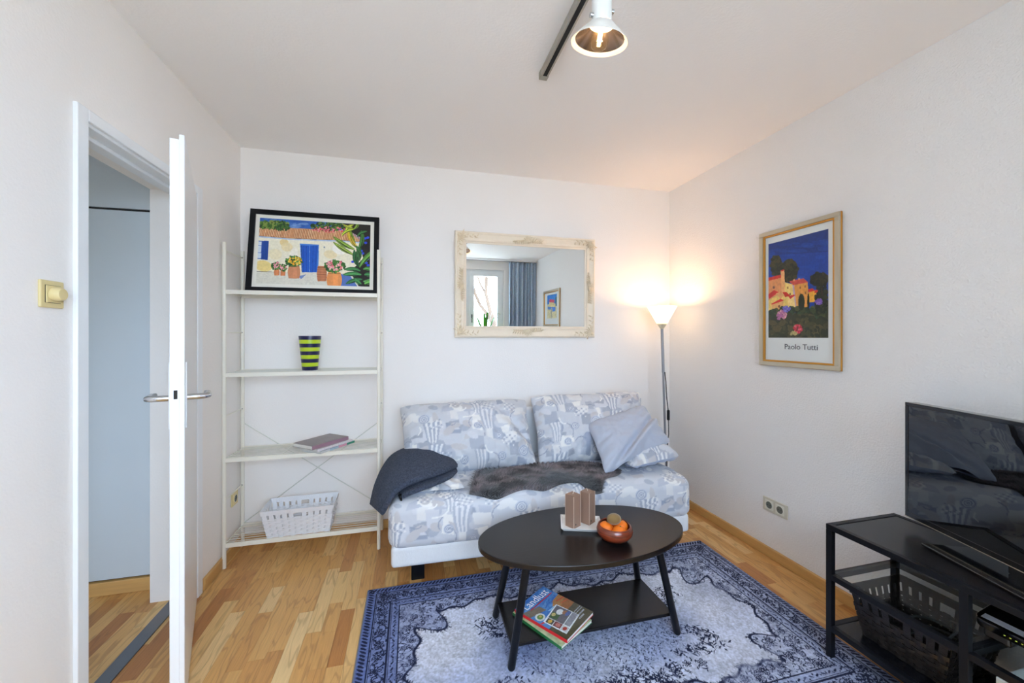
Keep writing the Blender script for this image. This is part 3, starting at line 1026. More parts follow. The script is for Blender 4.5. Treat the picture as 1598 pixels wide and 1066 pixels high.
# ------------------------------------------------------------------ rug
def rug_mesh():
    x0, x1, y0, y1 = RUG
    Wm, Hm = x1 - x0, y1 - y0
    w, h = 720, 400
    X, Y = np.meshgrid(np.linspace(0, Wm, w), np.linspace(0, Hm, h))
    e = np.minimum(np.minimum(X, Wm - X), np.minimum(Y, Hm - Y))
    n1 = fbm(X * 9, Y * 9, 4, 1)
    n2 = fbm(X * 60, Y * 60, 3, 5)
    n3 = fbm(X * 150, Y * 150, 2, 8)
    n4 = fbm(X * 3.5, Y * 3.5, 3, 15)
    r = random.Random(77)
    cv = Canvas(w, h, (0, 0, 0), [(0, 0), (Wm, 0), (Wm, Hm), (0, Hm)])
    K = (255, 255, 255)
    def curl(x, y, rad, a0, turn, wd=0.0035, al=1.0):
        pts = []
        for t in np.linspace(0, 1, 9):
            a = a0 + turn * t
            q = rad * (1 - 0.72 * t)
            pts.append((x + q * math.cos(a), y + q * math.sin(a)))
        cv.line(pts, wd, K, al)
    def dab(x, y, a, l, wd, al=1.0):
        cv.ell(x, y, l, wd, K, a, al, 8)
    def flower(x, y, q, n=5, al=1.0):
        a0 = r.uniform(0, 6)
        for k in range(n):
            a = a0 + k * 2 * math.pi / n
            px, py = x + q * 0.68 * math.cos(a), y + q * 0.68 * math.sin(a)
            cv.ell(px, py, q * 0.42, q * 0.36, K, a, al, 10)
            cv.ell(px, py, q * 0.22, q * 0.17, (0, 0, 0), a, 0.85, 8)
        cv.ell(x, y, q * 0.22, q * 0.22, K, 0, al, 8)
    # border lines run round four sides: list of (start, direction, length, inward normal)
    sides = [((0, 0), (1, 0), Wm, (0, 1)), ((Wm, 0), (0, 1), Hm, (-1, 0)), ((Wm, Hm), (-1, 0), Wm, (0, -1)), ((0, Hm), (0, -1), Hm, (1, 0))]
    for (sx, sy), (dx, dy), ln, (nx, ny) in sides:
        def at(t, d):
            return sx + dx * t + nx * d, sy + dy * t + ny * d
        ang = math.atan2(dy, dx)
        # outer braid
        t = 0.0
        while t < ln:
            x, y = at(t, 0.026)
            dab(x, y, ang + 0.95, 0.017, 0.0058, r.uniform(0.75, 1))
            t += 0.0185
        # main border: flower heads, curls, leaves
        t = 0.06
        i = 0
        while t < ln - 0.06:
            x, y = at(t, 0.086 + r.uniform(-0.006, 0.006))
            if i % 2 == 0:
                flower(x, y, r.uniform(0.020, 0.026), r.choice((5, 6)), r.uniform(0.8, 1))
            else:
                curl(x, y, 0.024, r.uniform(0, 6), r.choice((-5, 5)), 0.005)
                curl(x + dx * 0.012, y + dy * 0.012, 0.016, r.uniform(0, 6), 4.5, 0.004)
            for k in range(7):
                xx, yy = at(t + r.uniform(-0.032, 0.032), 0.086 + r.uniform(-0.032, 0.032))
                dab(xx, yy, r.uniform(0, 3.1), r.uniform(0.004, 0.010), r.uniform(0.002, 0.004), r.uniform(0.6, 1))
            t += 0.034
            i += 1
        pts = [at(t, 0.086 + 0.024 * math.sin(t * 46)) for t in np.arange(0.05, ln - 0.05, 0.01)]
        cv.line(pts, 0.0035, K, 0.7)
        # guard stripe with dashes
        t = 0.12
        while t < ln - 0.12:
            x, y = at(t, 0.146)
            dab(x, y, ang + r.choice((0.5, -0.5)), 0.011, 0.004, r.uniform(0.5, 1))
            dab(*at(t + 0.014, 0.146 + r.uniform(-0.01, 0.01)), r.uniform(0, 3), 0.005, 0.003, 0.8)
            t += 0.030
        for d, wd in ((0.004, 0.008), (0.050, 0.006), (0.058, 0.003), (0.122, 0.006), (0.130, 0.003), (0.166, 0.006)):
            cv.line([at(d, d), at(ln - d, d)], wd, K, 0.95)
    # field geometry
    fxx, fyy = np.minimum(X, Wm - X) - 0.168, np.minimum(Y, Hm - Y) - 0.168
    inside = (fxx > 0) & (fyy > 0)
    def dl_at(X, Y):
        fx = np.minimum(X, Wm - X) - 0.168
        fy = np.minimum(Y, Hm - Y) - 0.168
        along = np.where(fx < fy, Y - Hm / 2, X - Wm / 2)
        lobe = 0.030 + 0.050 * np.abs(np.sin(along * 8.2 + 0.3)) + 0.010 * np.sin(along * 55)
        corner = np.hypot(np.maximum(fx, 0), np.maximum(fy, 0)) - (0.235 + 0.050 * np.cos(np.arctan2(fy, fx + 1e-6) * 8))
        return np.minimum(np.minimum(fx, fy) - lobe, corner)
    DL = dl_at(X, Y)
    sp = inside & (DL < 0)
    ys, xs = np.nonzero(sp)
    for _ in range(1500):                              # tracery in the corners and lobes
        k = r.randrange(len(ys))
        x, y = X[ys[k], xs[k]], Y[ys[k], xs[k]]
        q = r.random()
        if q < 0.30:
            curl(x, y, r.uniform(0.010, 0.024), r.uniform(0, 6), r.choice((-5, 5)), r.uniform(0.0025, 0.0045), r.uniform(0.5, 1))
        elif q < 0.42:
            flower(x, y, r.uniform(0.010, 0.018), 5, r.uniform(0.5, 1))
        else:
            dab(x, y, r.uniform(0, 3.1), r.uniform(0.004, 0.012), r.uniform(0.0015, 0.0035), r.uniform(0.5, 1))
    edge_px = np.abs(DL) < 0.006
    ys, xs = np.nonzero(edge_px & inside)
    for _ in range(900):                              # frayed dark outline with short strokes
        k = r.randrange(len(ys))
        x, y = X[ys[k], xs[k]], Y[ys[k], xs[k]]
        g = dl_at(np.array([x + 0.003, x, x - 0.003, x]), np.array([y, y + 0.003, y, y - 0.003]))
        a = math.atan2(g[1] - g[3], g[0] - g[2])
        l = r.uniform(0.006, 0.022)
        cv.line([(x, y), (x + math.cos(a + 0.5) * l, y + math.sin(a + 0.5) * l)], r.uniform(0.002, 0.0045), K, r.uniform(0.5, 0.95))
    # medallion: sprays of slanted leaf strokes
    cxm, cym = Wm / 2, Hm / 2
    for _ in range(1500):
        t = r.uniform(0, 2 * math.pi)
        lob = 0.90 + 0.10 * math.cos(t * 10)
        q = lob + r.gauss(0, 0.075)
        if fbm(np.array(math.cos(t) * 2.4), np.array(math.sin(t) * 2.4), 2, 40) < 0.42:
            continue
        x, y = cxm + 0.56 * q * math.cos(t), cym + 0.30 * q * math.sin(t)
        a = r.choice((0.9, 2.0, t, t + 1.2)) + r.uniform(-0.3, 0.3)
        if r.random() < 0.18:
            curl(x, y, r.uniform(0.010, 0.02), r.uniform(0, 6), r.choice((-5, 5)), 0.0032, r.uniform(0.4, 0.9))
        else:
            dab(x, y, a, r.uniform(0.006, 0.016), r.uniform(0.0020, 0.0040), r.uniform(0.55, 1))
    for _ in range(2200):
        t = r.uniform(0, 2 * math.pi)
        q = 0.74 * math.sqrt(r.random())
        dab(cxm + 0.56 * q * math.cos(t), cym + 0.30 * q * math.sin(t), r.choice((0.8, 2.2)) + r.uniform(-0.5, 0.5), r.uniform(0.003, 0.009), r.uniform(0.0012, 0.0025), r.uniform(0.25, 0.8))
    # sprays in a row along both long sides of the field
    for yy in (0.305, Hm - 0.305):
        for i in range(12):
            x = Wm / 2 + (i - 5.5) * 0.062
            flower(x, yy + 0.012 * math.sin(i * 2.0), r.uniform(0.014, 0.02), 5, 0.9)
            for k in range(5):
                dab(x + r.uniform(-0.03, 0.03), yy + r.uniform(-0.035, 0.035), r.uniform(0, 3), 0.009, 0.003, 0.85)
    ink = cv.a[..., 0]
    ink = np.maximum(ink, np.where(inside, np.clip(1.5 - np.abs(DL) / 0.0055, 0, 1), 0))
    wear = np.clip(0.72 + 1.5 * (n1 - 0.35) + 0.9 * (n2 - 0.5), 0.12, 1)
    ink = np.clip(1.15 * ink * np.where(e < 0.17, np.clip(wear + 0.35, 0, 1), wear), 0, 1)
    ink = np.maximum(ink, np.where(sp | (e < 0.168), 0.16 * np.clip((n2 - 0.45) * 5, 0, 1), 0))
    base = np.where(e < 0.168, 0.80, 0.10)
    base = np.where(sp, 0.48, base)
    mr = np.hypot((X - cxm) / 0.56, (Y - cym) / 0.30)
    base = np.where(inside & ~sp, np.clip(0.10 + 0.42 * np.clip(1.0 - mr, 0, 0.3) / 0.3 + 0.9 * (n4 - 0.5), 0, 1), base)
    base = np.where((e < 0.05), 1.0, base)
    fleck = n3 - 0.5
    side = np.clip((X - 0.15) / 1.5, 0, 1)[..., None]  # ground darkened towards the left: shade by the sofa painted into the colour
    ground_shaded = np.array([98, 114, 166]) / 255.0 * (1 - side) + np.array([140, 150, 182]) / 255.0 * side
    pale = np.array([205, 208, 220]) / 255.0
    dark = np.array([16, 22, 52]) / 255.0
    c = pale * (1 - base[..., None]) + ground_shaded * base[..., None]
    c = c * (1 + (0.22 * (n1 - 0.5) + 0.34 * fleck + 0.16 * (n2 - 0.5))[..., None])
    c = c * (1 - ink[..., None]) + dark * ink[..., None]
    c = np.where((X < 0.008)[..., None], np.array([112, 116, 128]) / 255.0, c)
    Z = 0.0105 + 0.0012 * fleck + 0.0006 * n2
    Z = Z - 0.006 * np.clip(1 - e / 0.004, 0, 1)
    P = np.stack([X, Y, Z], -1)
    parts = [(P, lin(c), False)]
    for sl in (P[0], P[-1], P[:, 0], P[:, -1]):
        low = sl.copy()
        low[:, 2] = 0.0005
        parts.append((np.stack([sl, low]), np.ones((2, len(sl), 3)) * lin(np.array([60, 64, 84]) / 255.0), False))
    return join_grids('rug', parts)
rug_me = rug_mesh()
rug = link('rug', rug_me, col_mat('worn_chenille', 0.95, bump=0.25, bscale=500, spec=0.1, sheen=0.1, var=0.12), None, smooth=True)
rug.location = (RUG[0], RUG[2], 0)
tag(rug, 'faded blue and white oriental style rug under the coffee table', 'rug')

# ------------------------------------------------------------------ coffee table
def dark_wood():
    m, N, L, p = base_mat('black_brown_oak')
    tc = N.new('ShaderNodeTexCoord')
    mp = N.new('ShaderNodeMapping'); mp.inputs['Scale'].default_value = (4, 90, 60)
    L.new(tc.outputs['Object'], mp.inputs['Vector'])
    n = N.new('ShaderNodeTexNoise'); n.inputs['Scale'].default_value = 2.0; n.inputs['Detail'].default_value = 5
    L.new(mp.outputs[0], n.inputs['Vector'])
    mx = N.new('ShaderNodeMix'); mx.data_type = 'RGBA'
    mx.inputs[6].default_value = S(12, 10, 10); mx.inputs[7].default_value = S(32, 27, 26)
    L.new(n.outputs['Fac'], mx.inputs[0]); L.new(mx.outputs[2], p.inputs['Base Color'])
    p.inputs['Roughness'].default_value = 0.26
    p.inputs['Specular IOR Level'].default_value = 0.4
    b = N.new('ShaderNodeBump'); b.inputs['Strength'].default_value = 0.12; b.inputs['Distance'].default_value = 0.002
    L.new(n.outputs['Fac'], b.inputs['Height']); L.new(b.outputs[0], p.inputs['Normal'])
    return m
M_dwood = dark_wood()
TX, TY, TZ = 0.757, 1.650, 0.0115
tbl = thing('coffee_table', 'oval black coffee table with splayed legs on the rug', 'table', (TX, TY, TZ))
el = [(0.482 * math.cos(2 * math.pi * k / 96), 0.257 * math.sin(2 * math.pi * k / 96)) for k in range(96)]
MB().prism(el, 0.406, 0.4285).build('tabletop', M_dwood, tbl, bevel=0.003)
for sx in (-1, 1):
    for sy in (-1, 1):
        a, b = Vector((sx * 0.378, sy * 0.150, 0.0)), Vector((sx * 0.298, sy * 0.112, 0.407))
        lg = MB().tube([a, a.lerp(b, 0.02), b], [0.011, 0.0155, 0.0165], 16).build('leg', M_black_steel, tbl, smooth='auto')
sh = [(-0.372, -0.128), (0.372, -0.128), (0.372, 0.128), (-0.372, 0.128)]
MB().prism(sh, 0.066, 0.080).build('lower_shelf', M_dwood, tbl, bevel=0.002)

# ------------------------------------------------------------------ things on the coffee table
ZT = TZ + 0.4285
M_china = mat('white_porcelain', S(240, 238, 234), 0.2, var=0.02, coat=0.3)
def frustum(mb, hx0, hy0, z0, hx1, hy1, z1, closed=True):
    vs = [(-hx0, -hy0, z0), (hx0, -hy0, z0), (hx0, hy0, z0), (-hx0, hy0, z0), (-hx1, -hy1, z1), (hx1, -hy1, z1), (hx1, hy1, z1), (-hx1, hy1, z1)]
    fs = [(0, 1, 5, 4), (1, 2, 6, 5), (2, 3, 7, 6), (3, 0, 4, 7)]
    if closed:
        fs += [(0, 3, 2, 1), (4, 5, 6, 7)]
    mb.add(vs, fs)
pr = R(-20)
plate = MB()
hw, hd = 0.094, 0.072
vs_, fs_ = [], []
prof = [(hw - 0.012, hd - 0.012, 0.0), (hw, hd, 0.016), (hw - 0.006, hd - 0.006, 0.016), (hw - 0.014, hd - 0.014, 0.006)]
for a_, b_, z_ in prof:
    vs_ += [(-a_, -b_, z_), (a_, -b_, z_), (a_, b_, z_), (-a_, b_, z_)]
for i in range(3):
    for k in range(4):
        fs_.append((i * 4 + k, i * 4 + (k + 1) % 4, (i + 1) * 4 + (k + 1) % 4, (i + 1) * 4 + k))
fs_ += [(3, 2, 1, 0), (12, 13, 14, 15)]
plate.add(vs_, fs_)
po = plate.build('candle_plate', M_china, bevel=0.002)
po.location = (0.765, 1.700, ZT)
po.rotation_euler = (0, 0, pr)
tag(po, 'rectangular white porcelain plate under the two candles', 'plate')
M_wax = mat('taupe_wax', S(146, 116, 98), 0.5, var=0.05, bump=0.05, bscale=60)
M_wax_edge = mat('pale_wax_edge', S(196, 170, 152), 0.5, var=0.05)
M_wick = mat('cotton_wick', S(232, 226, 214), 0.9)
for cx, cy_, rz, wk, lab in ((0.722, 1.692, R(28), 1, 'square taupe candle standing nearer the front of the white plate'), (0.803, 1.708, R(33), -1, 'square taupe candle standing behind its twin on the white plate')):
    cd = thing('square_candle', lab, 'candle', (cx, cy_, ZT + 0.0062), rz, 'square candles on the plate')
    frustum(mb := MB(), 0.0245, 0.0245, 0, 0.0245, 0.0245, 0.148)
    mb.build('wax_body', M_wax, cd, bevel=0.0025, seg=2)
    for ex_, ey_ in ((-1, -1), (1, -1), (-1, 1), (1, 1)):
        MB().box(ex_ * 0.0243 - 0.0012, ex_ * 0.0243 + 0.0012, ey_ * 0.0243 - 0.0012, ey_ * 0.0243 + 0.0012, 0.001, 0.147).build('bevelled_edge', M_wax_edge, cd)
    MB().tube([(0, 0, 0.147), (0.002 * wk, 0, 0.154), (0.010 * wk, -0.002, 0.163)], 0.0014, 6).build('wick', M_wick, cd)
    MB().box(-0.012, -0.007, -0.0252, -0.0246, 0.014, 0.02).build('maker_mark', M_dark, cd)

def turned_wood():
    m, N, L, p = base_mat('red_turned_wood')
    tc = N.new('ShaderNodeTexCoord')
    mp = N.new('ShaderNodeMapping'); mp.inputs['Scale'].default_value = (8, 8, 120)
    L.new(tc.outputs['Object'], mp.inputs['Vector'])
    n = N.new('ShaderNodeTexNoise'); n.inputs['Scale'].default_value = 1.5; n.inputs['Detail'].default_value = 4
    L.new(mp.outputs[0], n.inputs['Vector'])
    rp_ = N.new('ShaderNodeValToRGB')
    rp_.color_ramp.elements[0].position = 0.35; rp_.color_ramp.elements[0].color = S(80, 32, 20)
    rp_.color_ramp.elements[1].position = 0.65; rp_.color_ramp.elements[1].color = S(150, 64, 34)
    L.new(n.outputs['Fac'], rp_.inputs[0]); L.new(rp_.outputs[0], p.inputs['Base Color'])
    p.inputs['Roughness'].default_value = 0.28
    p.inputs['Coat Weight'].default_value = 0.3
    return m
bx_, by_ = 0.853, 1.545
bowl = MB().lathe([(0.002, 0.0), (0.034, 0.0), (0.058, 0.012), (0.074, 0.03), (0.077, 0.044), (0.071, 0.062), (0.066, 0.067), (0.063, 0.064), (0.070, 0.045), (0.068, 0.032), (0.05, 0.014), (0.002, 0.008)], 44).build('fruit_bowl', turned_wood(), smooth='auto')
bowl.location = (bx_, by_, ZT)
tag(bowl, 'round red-brown turned wooden bowl holding fruit', 'bowl')
M_orange = mat('orange_peel', S(240, 120, 22), 0.42, var=0.08, bump=0.25, bscale=420)
M_kiwi = mat('kiwi_skin', S(128, 98, 48), 0.6, var=0.18, vscale=40, bump=0.3, bscale=500, sheen=0.4)
M_stem = mat('fruit_stem', S(90, 96, 40), 0.7)
for dx, dy, r_, lab in ((-0.033, 0.016, 0.032, 'mandarin nearest the candle plate in the wooden bowl'), (0.004, -0.033, 0.031, 'mandarin at the front of the wooden bowl below the kiwi'), (0.036, 0.012, 0.032, 'mandarin on the far side of the bowl from the candles')):
    f = thing('mandarin', lab, 'mandarin', (bx_ + dx, by_ + dy, ZT + 0.0165), 0, 'mandarins in the bowl')
    MB().sphere((0, 0, r_ * 0.9), r_, 28, 18, (1, 1, 0.9)).build('peel', M_orange, f, smooth=True)
    MB().lathe([(0.0035, 0), (0.003, 0.0015)], 8, (0.004, -0.002, r_ * 1.795)).build('stem_button', M_stem, f)
kw = thing('kiwi', 'brown kiwi fruit lying on top of the mandarins', 'kiwi', (bx_ - 0.004, by_ - 0.002, ZT + 0.0668), R(-12))
MB().sphere((0, 0, 0.0235), 0.0235, 28, 18, (1.32, 1, 1)).build('skin', M_kiwi, kw, smooth=True)
MB().lathe([(0.004, 0), (0.002, 0.002)], 8, (0, 0, 0)).build('tip', M_dark, kw)
kw.children[1].matrix_local = Matrix.Translation((0.0300, 0, 0.0235)) @ Matrix.Rotation(R(90), 4, 'Y')

# magazines on the lower shelf
M_print = col_mat('glossy_cover_print', 0.22, bscale=30, var=0.03, coat=0.5)
M_paper = mat('page_block', S(228, 226, 220), 0.8, var=0.06, vscale=4, stretch=(1, 1, 300))
M_red = mat('red_print', S(205, 24, 40), 0.3)
M_green = mat('green_print', S(36, 112, 58), 0.3)
M_white_ink = mat('white_print', S(244, 244, 244), 0.4)
def magazine_cover():
    c = Canvas(150, 190, (62, 120, 190))          # x across the title, y down
    rnd = random.Random(3)
    X, Y = 150, 190
    for _ in range(160):
        c.ell(rnd.uniform(0, 150), rnd.uniform(0, 80), rnd.uniform(4, 16), rnd.uniform(2, 5), rnd.choice([(50, 105, 180), (84, 146, 208), (40, 92, 168), (110, 160, 210)]), rnd.uniform(-0.5, 0.5), 0.6, 8)
    c.poly([(0, 30), (60, 50), (62, 76), (0, 60)], (120, 104, 84))
    c.poly([(60, 96), (150, 60), (150, 130), (70, 120)], (176, 112, 62))
    c.poly([(74, 90), (112, 66), (150, 62), (150, 84), (96, 104)], (196, 136, 76))
    c.poly([(60, 82), (100, 84), (84, 98)], (150, 196, 226))
    for t in range(12):
        c.line([(104 + t * 4, 66), (92 + t * 5, 128)], 1.2, (138, 78, 44))
    c.line([(116, 76), (150, 82)], 3, (214, 66, 44))
    c.line([(118, 92), (150, 98)], 2.4, (220, 90, 50))
    c.poly([(0, 128), (150, 122), (150, 190), (0, 190)], (92, 82, 58))
    c.poly([(0, 60), (20, 66), (20, 128), (0, 128)], (80, 140, 200))
    c.ell(24, 80, 17, 15, (226, 226, 214)); c.ell(24, 80, 11, 9, (110, 140, 70)); c.ell(27, 79, 5, 4, (214, 180, 90))
    c.poly([(2, 96), (26, 102), (24, 108), (2, 102)], (206, 40, 40))
    c.poly([(14, 98), (104, 84), (110, 164), (18, 176)], (240, 240, 238))
    c.poly([(40, 98), (101, 88), (106, 140), (44, 148)], (108, 100, 104))
    c.poly([(42, 100), (70, 95), (72, 120), (46, 124)], (72, 96, 60))
    c.ell(60, 104, 8, 6, (204, 186, 120)); c.ell(82, 112, 14, 10, (236, 232, 228)); c.ell(90, 124, 10, 6, (166, 112, 84)); c.ell(92, 134, 12, 6, (96, 110, 160))
    c.poly([(18, 103), (38, 100), (40, 122), (20, 125)], (70, 66, 52)); c.ell(29, 112, 8, 6, (226, 178, 70))
    c.poly([(20, 127), (41, 124), (43, 148), (22, 151)], (126, 62, 60)); c.ell(32, 138, 8, 7, (196, 120, 110))
    c.poly([(22, 153), (43, 150), (44, 170), (23, 173)], (210, 206, 200)); c.ell(33, 161, 8, 6, (180, 64, 50))
    c.poly([(46, 150), (107, 142), (109, 160), (48, 168)], (150, 146, 150))
    for row, (y0, x0, x1, hgt) in enumerate(((146, 112, 148, 3), (153, 108, 146, 3), (164, 96, 140, 5), (174, 96, 124, 5))):
        x = x0
        while x < x1:
            wl_ = rnd.uniform(1.6, 3.4)
            c.poly([(x, y0 - hgt), (x + wl_, y0 - hgt), (x + wl_, y0), (x, y0)], (222, 220, 228), 0.85)
            x += wl_ + rnd.uniform(0.8, 1.8)
    c.brush(0.12, 0.25, 0.25, 3)
    return c
MGZ = 0.0115 + 0.080
MA = R(33)
def magazine(name, label, loc, ang, thick, spine, spine_mat, w=0.21, h=0.272):
    t = thing(name, label, 'magazine', loc, ang, 'magazines on the lower shelf')
    MB().box(-w / 2 + 0.002, w / 2 - 0.002, -h / 2 + 0.002, h / 2 - 0.002, 0.0008, thick - 0.0008).build('pages', M_paper, t)
    MB().box(-w / 2, w / 2, -h / 2, h / 2, 0, 0.0008).build('back_cover', spine_mat, t)
    MB().box(-w / 2 - 0.0008, -w / 2 + 0.002, -h / 2, h / 2, 0, thick).build('spine', spine_mat, t)
    return t, w, h
mg1, w_, h_ = magazine('magazine', 'green-spined magazine at the bottom of the pile on the lower shelf', (0.592, 1.618, MGZ), MA + R(-3), 0.012, True, M_green)
cv = Canvas(40, 50, (178, 196, 150)); cv.ell(20, 25, 14, 12, (226, 140, 50)); cv.brush(0.2, 0.4, 0.4, 5)
FLATM = Matrix.Rotation(R(-90), 4, 'X')
o = cv.sheet('front_cover', w_, h_, M_print, mg1, Matrix.Translation((0, 0, 0.0123)) @ FLATM)
mg2, w_, h_ = magazine('magazine', 'red-spined magazine with blue cover on top of the pile', (0.606, 1.630, MGZ + 0.0125), MA + R(2), 0.013, True, M_red)
cv = magazine_cover()
cov = cv.sheet('front_cover', w_, h_, M_print, mg2, Matrix.Translation((0, 0, 0.0133)) @ FLATM)
def ontop(x, y, z=0.0135):
    return Matrix.Translation((x, y, z))
text_mesh('title_lettering', 'Landlust', 0.056, M_white_ink, mg2, ontop(-0.078, 0.088), 0.0002, sx=0.88)
MB().box(-0.066, 0.092, 0.075, 0.080, 0.0134, 0.0138).build('title_rule', M_red, mg2)

# ------------------------------------------------------------------ white metal shelf unit
M_wire_shaded = mat('shaded_white_wire', S(214, 214, 204), 0.4, var=0.03)  # same white metal, greyed: shade on wires and braces put into the colour
SHX0, SHX1, SHY0, SHY1 = -1.033, -0.197, 2.58, 2.832
su = thing('shelf_unit', 'tall white metal shelf unit with wire shelves in the corner', 'shelf', ((SHX0 + SHX1) / 2, (SHY0 + SHY1) / 2, 0))
hx, hy = (SHX1 - SHX0) / 2, (SHY1 - SHY0) / 2
for sx in (-1, 1):
    for sy in (-1, 1):
        MB().tube([(sx * hx, sy * hy, 0), (sx * hx, sy * hy, 1.858)], 0.0105, 14).build('post', M_metal_white, su, smooth='auto')
for z in (0.128, 0.614, 1.10, 1.575):
    s_ = MB()
    s_.box(-hx + 0.0085, hx - 0.0085, -hy - 0.006, -hy + 0.006, z - 0.012, z + 0.012)
    s_.box(-hx + 0.0085, hx - 0.0085, hy - 0.006, hy + 0.006, z - 0.012, z + 0.012)
    s_.box(-hx - 0.003, -hx + 0.003, -hy + 0.0085, hy - 0.0085, z - 0.008, z + 0.004)
    s_.box(hx - 0.003, hx + 0.003, -hy + 0.0085, hy - 0.0085, z - 0.008, z + 0.004)
    fr_ = s_.build('shelf_frame', M_metal_white, su, bevel=0.0015)
    for i in range(8):
        yy = -hy + 0.024 + i * (2 * hy - 0.048) / 7
        MB().tube([(-hx + 0.002, yy, z + 0.009), (hx - 0.002, yy, z + 0.0095)], 0.0020, 6).build('wire', M_wire_shaded, fr_)
    for xx in (-0.13, 0.13):
        MB().tube([(xx, -hy, z + 0.004), (xx, hy, z + 0.004)], 0.003, 6).build('cross_wire', M_metal_white, fr_)
for z in (0.385, 0.865, 1.345, 1.815):
    for sx in (-1, 1):
        MB().tube([(sx * hx, -hy, z), (sx * hx, hy, z)], 0.0035, 8).build('rung', M_metal_white, su)
        MB().sphere((sx * hx, hy - 0.0105, z), 0.0045, 8, 6).build('screw', M_alu, su)
MB().tube([(-hx, hy + 0.008, 0.775), (hx, hy + 0.008, 0.160)], 0.003, 8).build('cross_brace', M_wire_shaded, su)
MB().tube([(hx, hy + 0.013, 0.750), (-hx, hy + 0.013, 0.135)], 0.003, 8).build('cross_brace', M_wire_shaded, su)

# framed courtyard painting leaning on the top shelf
def courtyard():
    c = Canvas(400, 250, (48, 96, 178), [(165, 155), (1322, 230), (1305, 912), (133, 880)])
    r = random.Random(11)
    for _ in range(60):
        c.ell(r.uniform(150, 900), r.uniform(150, 290), r.uniform(20, 70), r.uniform(8, 22), r.choice([(38, 84, 170), (62, 112, 190), (96, 140, 204), (140, 172, 216)]), r.uniform(-0.4, 0.2), 0.5)
    c.poly([(130, 355), (480, 385), (1060, 405), (1330, 440), (1320, 780), (130, 760)], (240, 233, 208))
    for x, y, rx, ry, cc in ((420, 430, 46, 40, (228, 200, 132)), (450, 480, 60, 50, (234, 216, 166)), (210, 690, 90, 60, (236, 208, 120)), (330, 560, 70, 60, (238, 226, 186)), (900, 560, 70, 46, (236, 218, 170)), (520, 560, 40, 80, (246, 240, 226)), (1000, 500, 80, 60, (248, 244, 236))):
        c.ell(x, y, rx, ry, cc, 0.2, 0.8)
    c.poly([(150, 262), (480, 268), (1080, 300), (1210, 400), (1190, 428), (1040, 405), (480, 385), (150, 358)], (206, 146, 100))
    for k in range(62):
        x = 150 + k * 17.2
        y0 = 262 + (x - 150) * 0.04
        y1 = 358 + (x - 150) * 0.055
        c.line([(x + 16, y0), (x - 6, y1)], 6.5, r.choice([(232, 190, 146), (240, 204, 160), (222, 166, 120)]))
        c.line([(x + 25, y0), (x + 3, y1)], 3.5, r.choice([(150, 84, 54), (172, 98, 62), (132, 72, 48)]))
    c.line([(140, 366), (480, 394), (1040, 414), (1200, 428)], 12, (178, 196, 226))
    c.line([(150, 358), (480, 384), (1040, 404), (1190, 420)], 4, (96, 60, 50))
    c.poly([(146, 415), (186, 413), (182, 616), (140, 612)], (216, 226, 236))
    for yy in (416, 466, 544, 606):
        c.line([(144, yy), (186, yy + 2)], 8, (30, 84, 176))
    c.poly([(186, 412), (260, 414), (252, 624), (182, 618)], (28, 74, 158))
    for k in range(4):
        c.line([(200 + k * 16, 418), (196 + k * 15, 618)], 3, (18, 50, 120))
    c.poly([(583, 442), (782, 452), (776, 758), (604, 758)], (70, 130, 206))
    c.poly([(600, 460), (772, 466), (758, 756), (612, 754)], (22, 88, 190))
    for k in range(5):
        c.line([(618 + k * 34, 464), (622 + k * 31, 752)], 3.5, (16, 62, 150) if k != 2 else (120, 170, 226))
    c.line([(600, 460), (606, 756)], 6, (20, 40, 90))
    c.poly([(130, 748), (760, 762), (1330, 770), (1330, 930), (110, 900)], (224, 220, 204))
    for k in range(9):
        c.line([(130, 770 + k * 17), (1200, 780 + k * 18)], 2, (204, 202, 188))
    for k in range(16):
        c.line([(150 + k * 70, 760), (110 + k * 78, 900)], 2, (208, 206, 194))
    c.line([(130, 748), (330, 756)], 5, (70, 60, 50))
    c.poly([(560, 800), (650, 780), (600, 830)], (110, 136, 190))
    c.poly([(1000, 770), (1110, 800), (1180, 910), (1010, 905)], (84, 116, 186))
    def pot(x, y, w, h, col):
        pts = []
        for t in np.linspace(0, 1, 10):
            pts.append((x - w * (0.72 + 0.32 * math.sin(math.pi * (0.15 + 0.75 * (1 - t)))), y - h + 2 * h * t))
        rt = [(2 * x - a, b) for a, b in pts[::-1]]
        c.poly(pts + rt, col)
        c.poly([(x - w * 0.1, y - h), (x + w * 0.55, y - h), (x + w * 0.5, y + h), (x - w * 0.2, y + h)], tuple(min(255, int(v * 1.1)) for v in col), 0.55)
        c.line([(x - w * 0.9, y - h * 0.8), (x + w * 0.9, y - h * 0.8)], h * 0.1, tuple(int(v * 0.72) for v in col))
    pot(347, 757, 28, 35, (214, 132, 84)); pot(410, 764, 26, 32, (206, 124, 78))
    pot(525, 752, 62, 72, (206, 138, 98))
    pot(812, 770, 50, 84, (190, 120, 82))
    for k in range(6):
        c.line([(762, 700 + k * 26), (862, 704 + k * 26)], 4, (150, 86, 56))
    pot(940, 832, 76, 78, (232, 150, 84))
    gr = [(50, 96, 40), (74, 126, 52), (34, 70, 34), (96, 146, 66)]
    c.spray(r, 340, 690, 46, 44, 70, gr, 5, 11, 1.6); c.spray(r, 344, 680, 40, 38, 26, [(232, 140, 150), (240, 170, 176)], 5, 8)
    c.spray(r, 414, 706, 38, 34, 60, gr, 5, 10, 1.6); c.spray(r, 414, 700, 32, 28, 20, [(232, 140, 150), (240, 170, 176)], 5, 8)
    c.spray(r, 522, 638, 84, 54, 130, gr, 6, 13, 1.7); c.spray(r, 526, 634, 76, 48, 50, [(244, 196, 40), (236, 160, 30), (250, 214, 90)], 6, 9)
